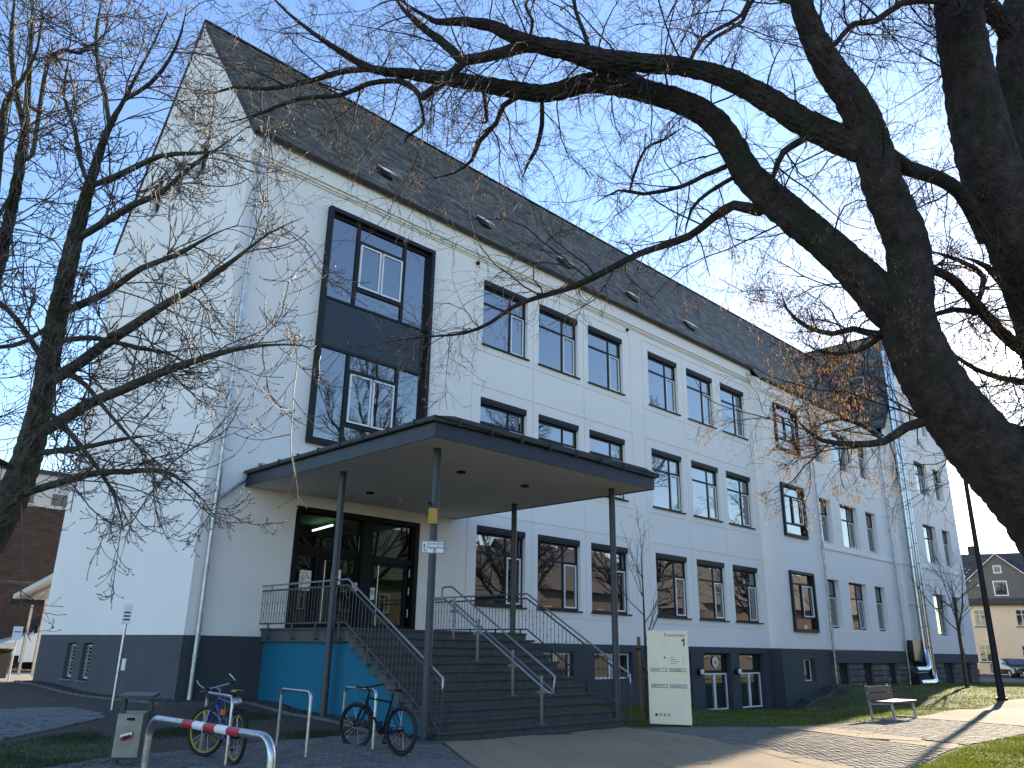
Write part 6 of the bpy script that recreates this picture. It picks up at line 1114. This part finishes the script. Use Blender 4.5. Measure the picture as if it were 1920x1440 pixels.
def buds(C, Rr):
    e = C[:, -1]; d = norm(C[:, -1] - C[:, -2]); K = np.stack([e, e + d * .008, e + d * .022], 1); r = np.stack([np.full(len(e), .003), np.full(len(e), .005), np.full(len(e), .001)], 1); return tubes_np(K, r, 4)
obj('crown', big_mesh('crown', *join_np([tubes_np(A, Ra, 5), tubes_np(B_, Rb, 4), tubes_np(C_, Rc, 3), buds(A, Ra), buds(B_, Rb), buds(C_, Rc)]), M['twig2']), lt)
# --- small and distant trees grown from a straight stem
def small_tree(label, loc, h, stem_h, r, spread, lv=(10, 4, 3), mt='twig2', stake=False, up=.12, name='young_tree', fine=1.0, group=None):
    t = thing(name, label, 'tree', loc, random.uniform(0, 6), group)
    st_ = np.array([(0, 0, -.15, r * 1.2), (.02, .01, stem_h * .5, r), (0, .02, stem_h, r * .85), (.03, 0, stem_h + (h - stem_h) * .5, r * .5), (0, 0, h, r * .12)]); S = smooth_limb(st_, .2); mb = MB(); limb_tube(mb, S, .03); mb.build('trunk', M['bark2'] if mt == 'twig2' else M['bark'], t, True)
    Sc = S[S[:, 2] > stem_h * .92]; q = np.linspace(0, len(Sc) - 1, 6).astype(int); P = Sc[q, :3][None]; Rr = Sc[q, 3][None]
    A, Ra, La = sprout(P, Rr, np.array([spread]), lv[0], (.6, 1.1), (.35, .95), 7, .1, (up,) * 6, tmin=0, rscale=.55, rmax=r * .5, rmin=.004 * fine); B_, Rb, Lb = sprout(A, Ra, La, lv[1], (.3, .6), (.4, .9), 6, .14, (up * .6,) * 5, rscale=.6, rmax=r * .25, rmin=.003 * fine); C_, Rc, Lc = sprout(B_, Rb, Lb, lv[2], (.3, .7), (.4, .9), 5, .15, (.05,) * 4, rscale=.7, rmax=r * .15, rmin=.002 * fine)
    parts = [tubes_np(A, Ra, 5), tubes_np(B_, Rb, 4), tubes_np(C_, Rc, 3)]
    if len(lv) > 3: D_, Rd_, Ld = sprout(C_, Rc, Lc, lv[3], (.3, .7), (.4, 1.0), 4, .15, (.0,) * 4, rscale=.7, rmax=r * .1, rmin=.002 * fine); parts.append(tubes_np(D_, Rd_, 3))
    obj('crown', big_mesh('crown', *join_np(parts), M[mt]), t)
    return t
small_tree('young bare tree behind the champagne stele', (8.75, -6.3, g1(8.75, -6.3)), 4.6, 1.75, .035, 1.5, (12, 5, 2), up=.1)
sk = thing('tree_stake', 'round wooden stake behind the left edge of the stele', 'stake', (8.45, -6.35, g1(8.45, -6.35))); MB().tube([(0, 0, -.1), (0, 0, 1.9)], .042, 12).build('pole', M['wood'], sk, True); MB().tube([(0, 0, 1.6), (0, 0, 1.64)], .055, 12).build('strap', M['black'], sk, True)
small_tree('young bare tree with forked crown on the lawn before the wing', (39.6, -4.0, g1(39.6, -4.0)), 6.0, 2.6, .085, 3.4, (14, 6, 3), up=.03, fine=1.4)
sk = thing('tree_stake', 'wooden stake beside the young tree before the wing', 'stake', (39.35, -4.15, g1(39.3, -4.1))); MB().tube([(0, 0, -.1), (0, 0, 1.9)], .06, 10).build('pole', M['wood'], sk, True); MB().tube([(0, 0, 1.6), (0, 0, 1.66)], .066, 10).build('strap', M['black'], sk, True)
small_tree('young bare tree at the right picture edge before the yellow house', (52.5, -5.3, g1(52.5, -5.3)), 6.5, 2.4, .1, 3.2, (12, 6, 3), up=.04, fine=1.5)
for i, (x, y, h, lab) in enumerate(((18, -19.5, 18, 'bare street tree mirrored in the lower half of the tall framed window'), (31, -20, 17, 'bare street tree mirrored in the middle storey windows'), (46, -21, 19, 'bare street tree mirrored in the right hand storey windows'), (68, -22, 18, 'bare street tree mirrored in the bay windows'))): small_tree(lab, (x, y, g1(x, y)), h, 3.0, .3, 7.5, (26, 9, 6, 4), mt='twig', up=.06, name='street_tree', fine=3.5, group='bare street trees behind the viewer')
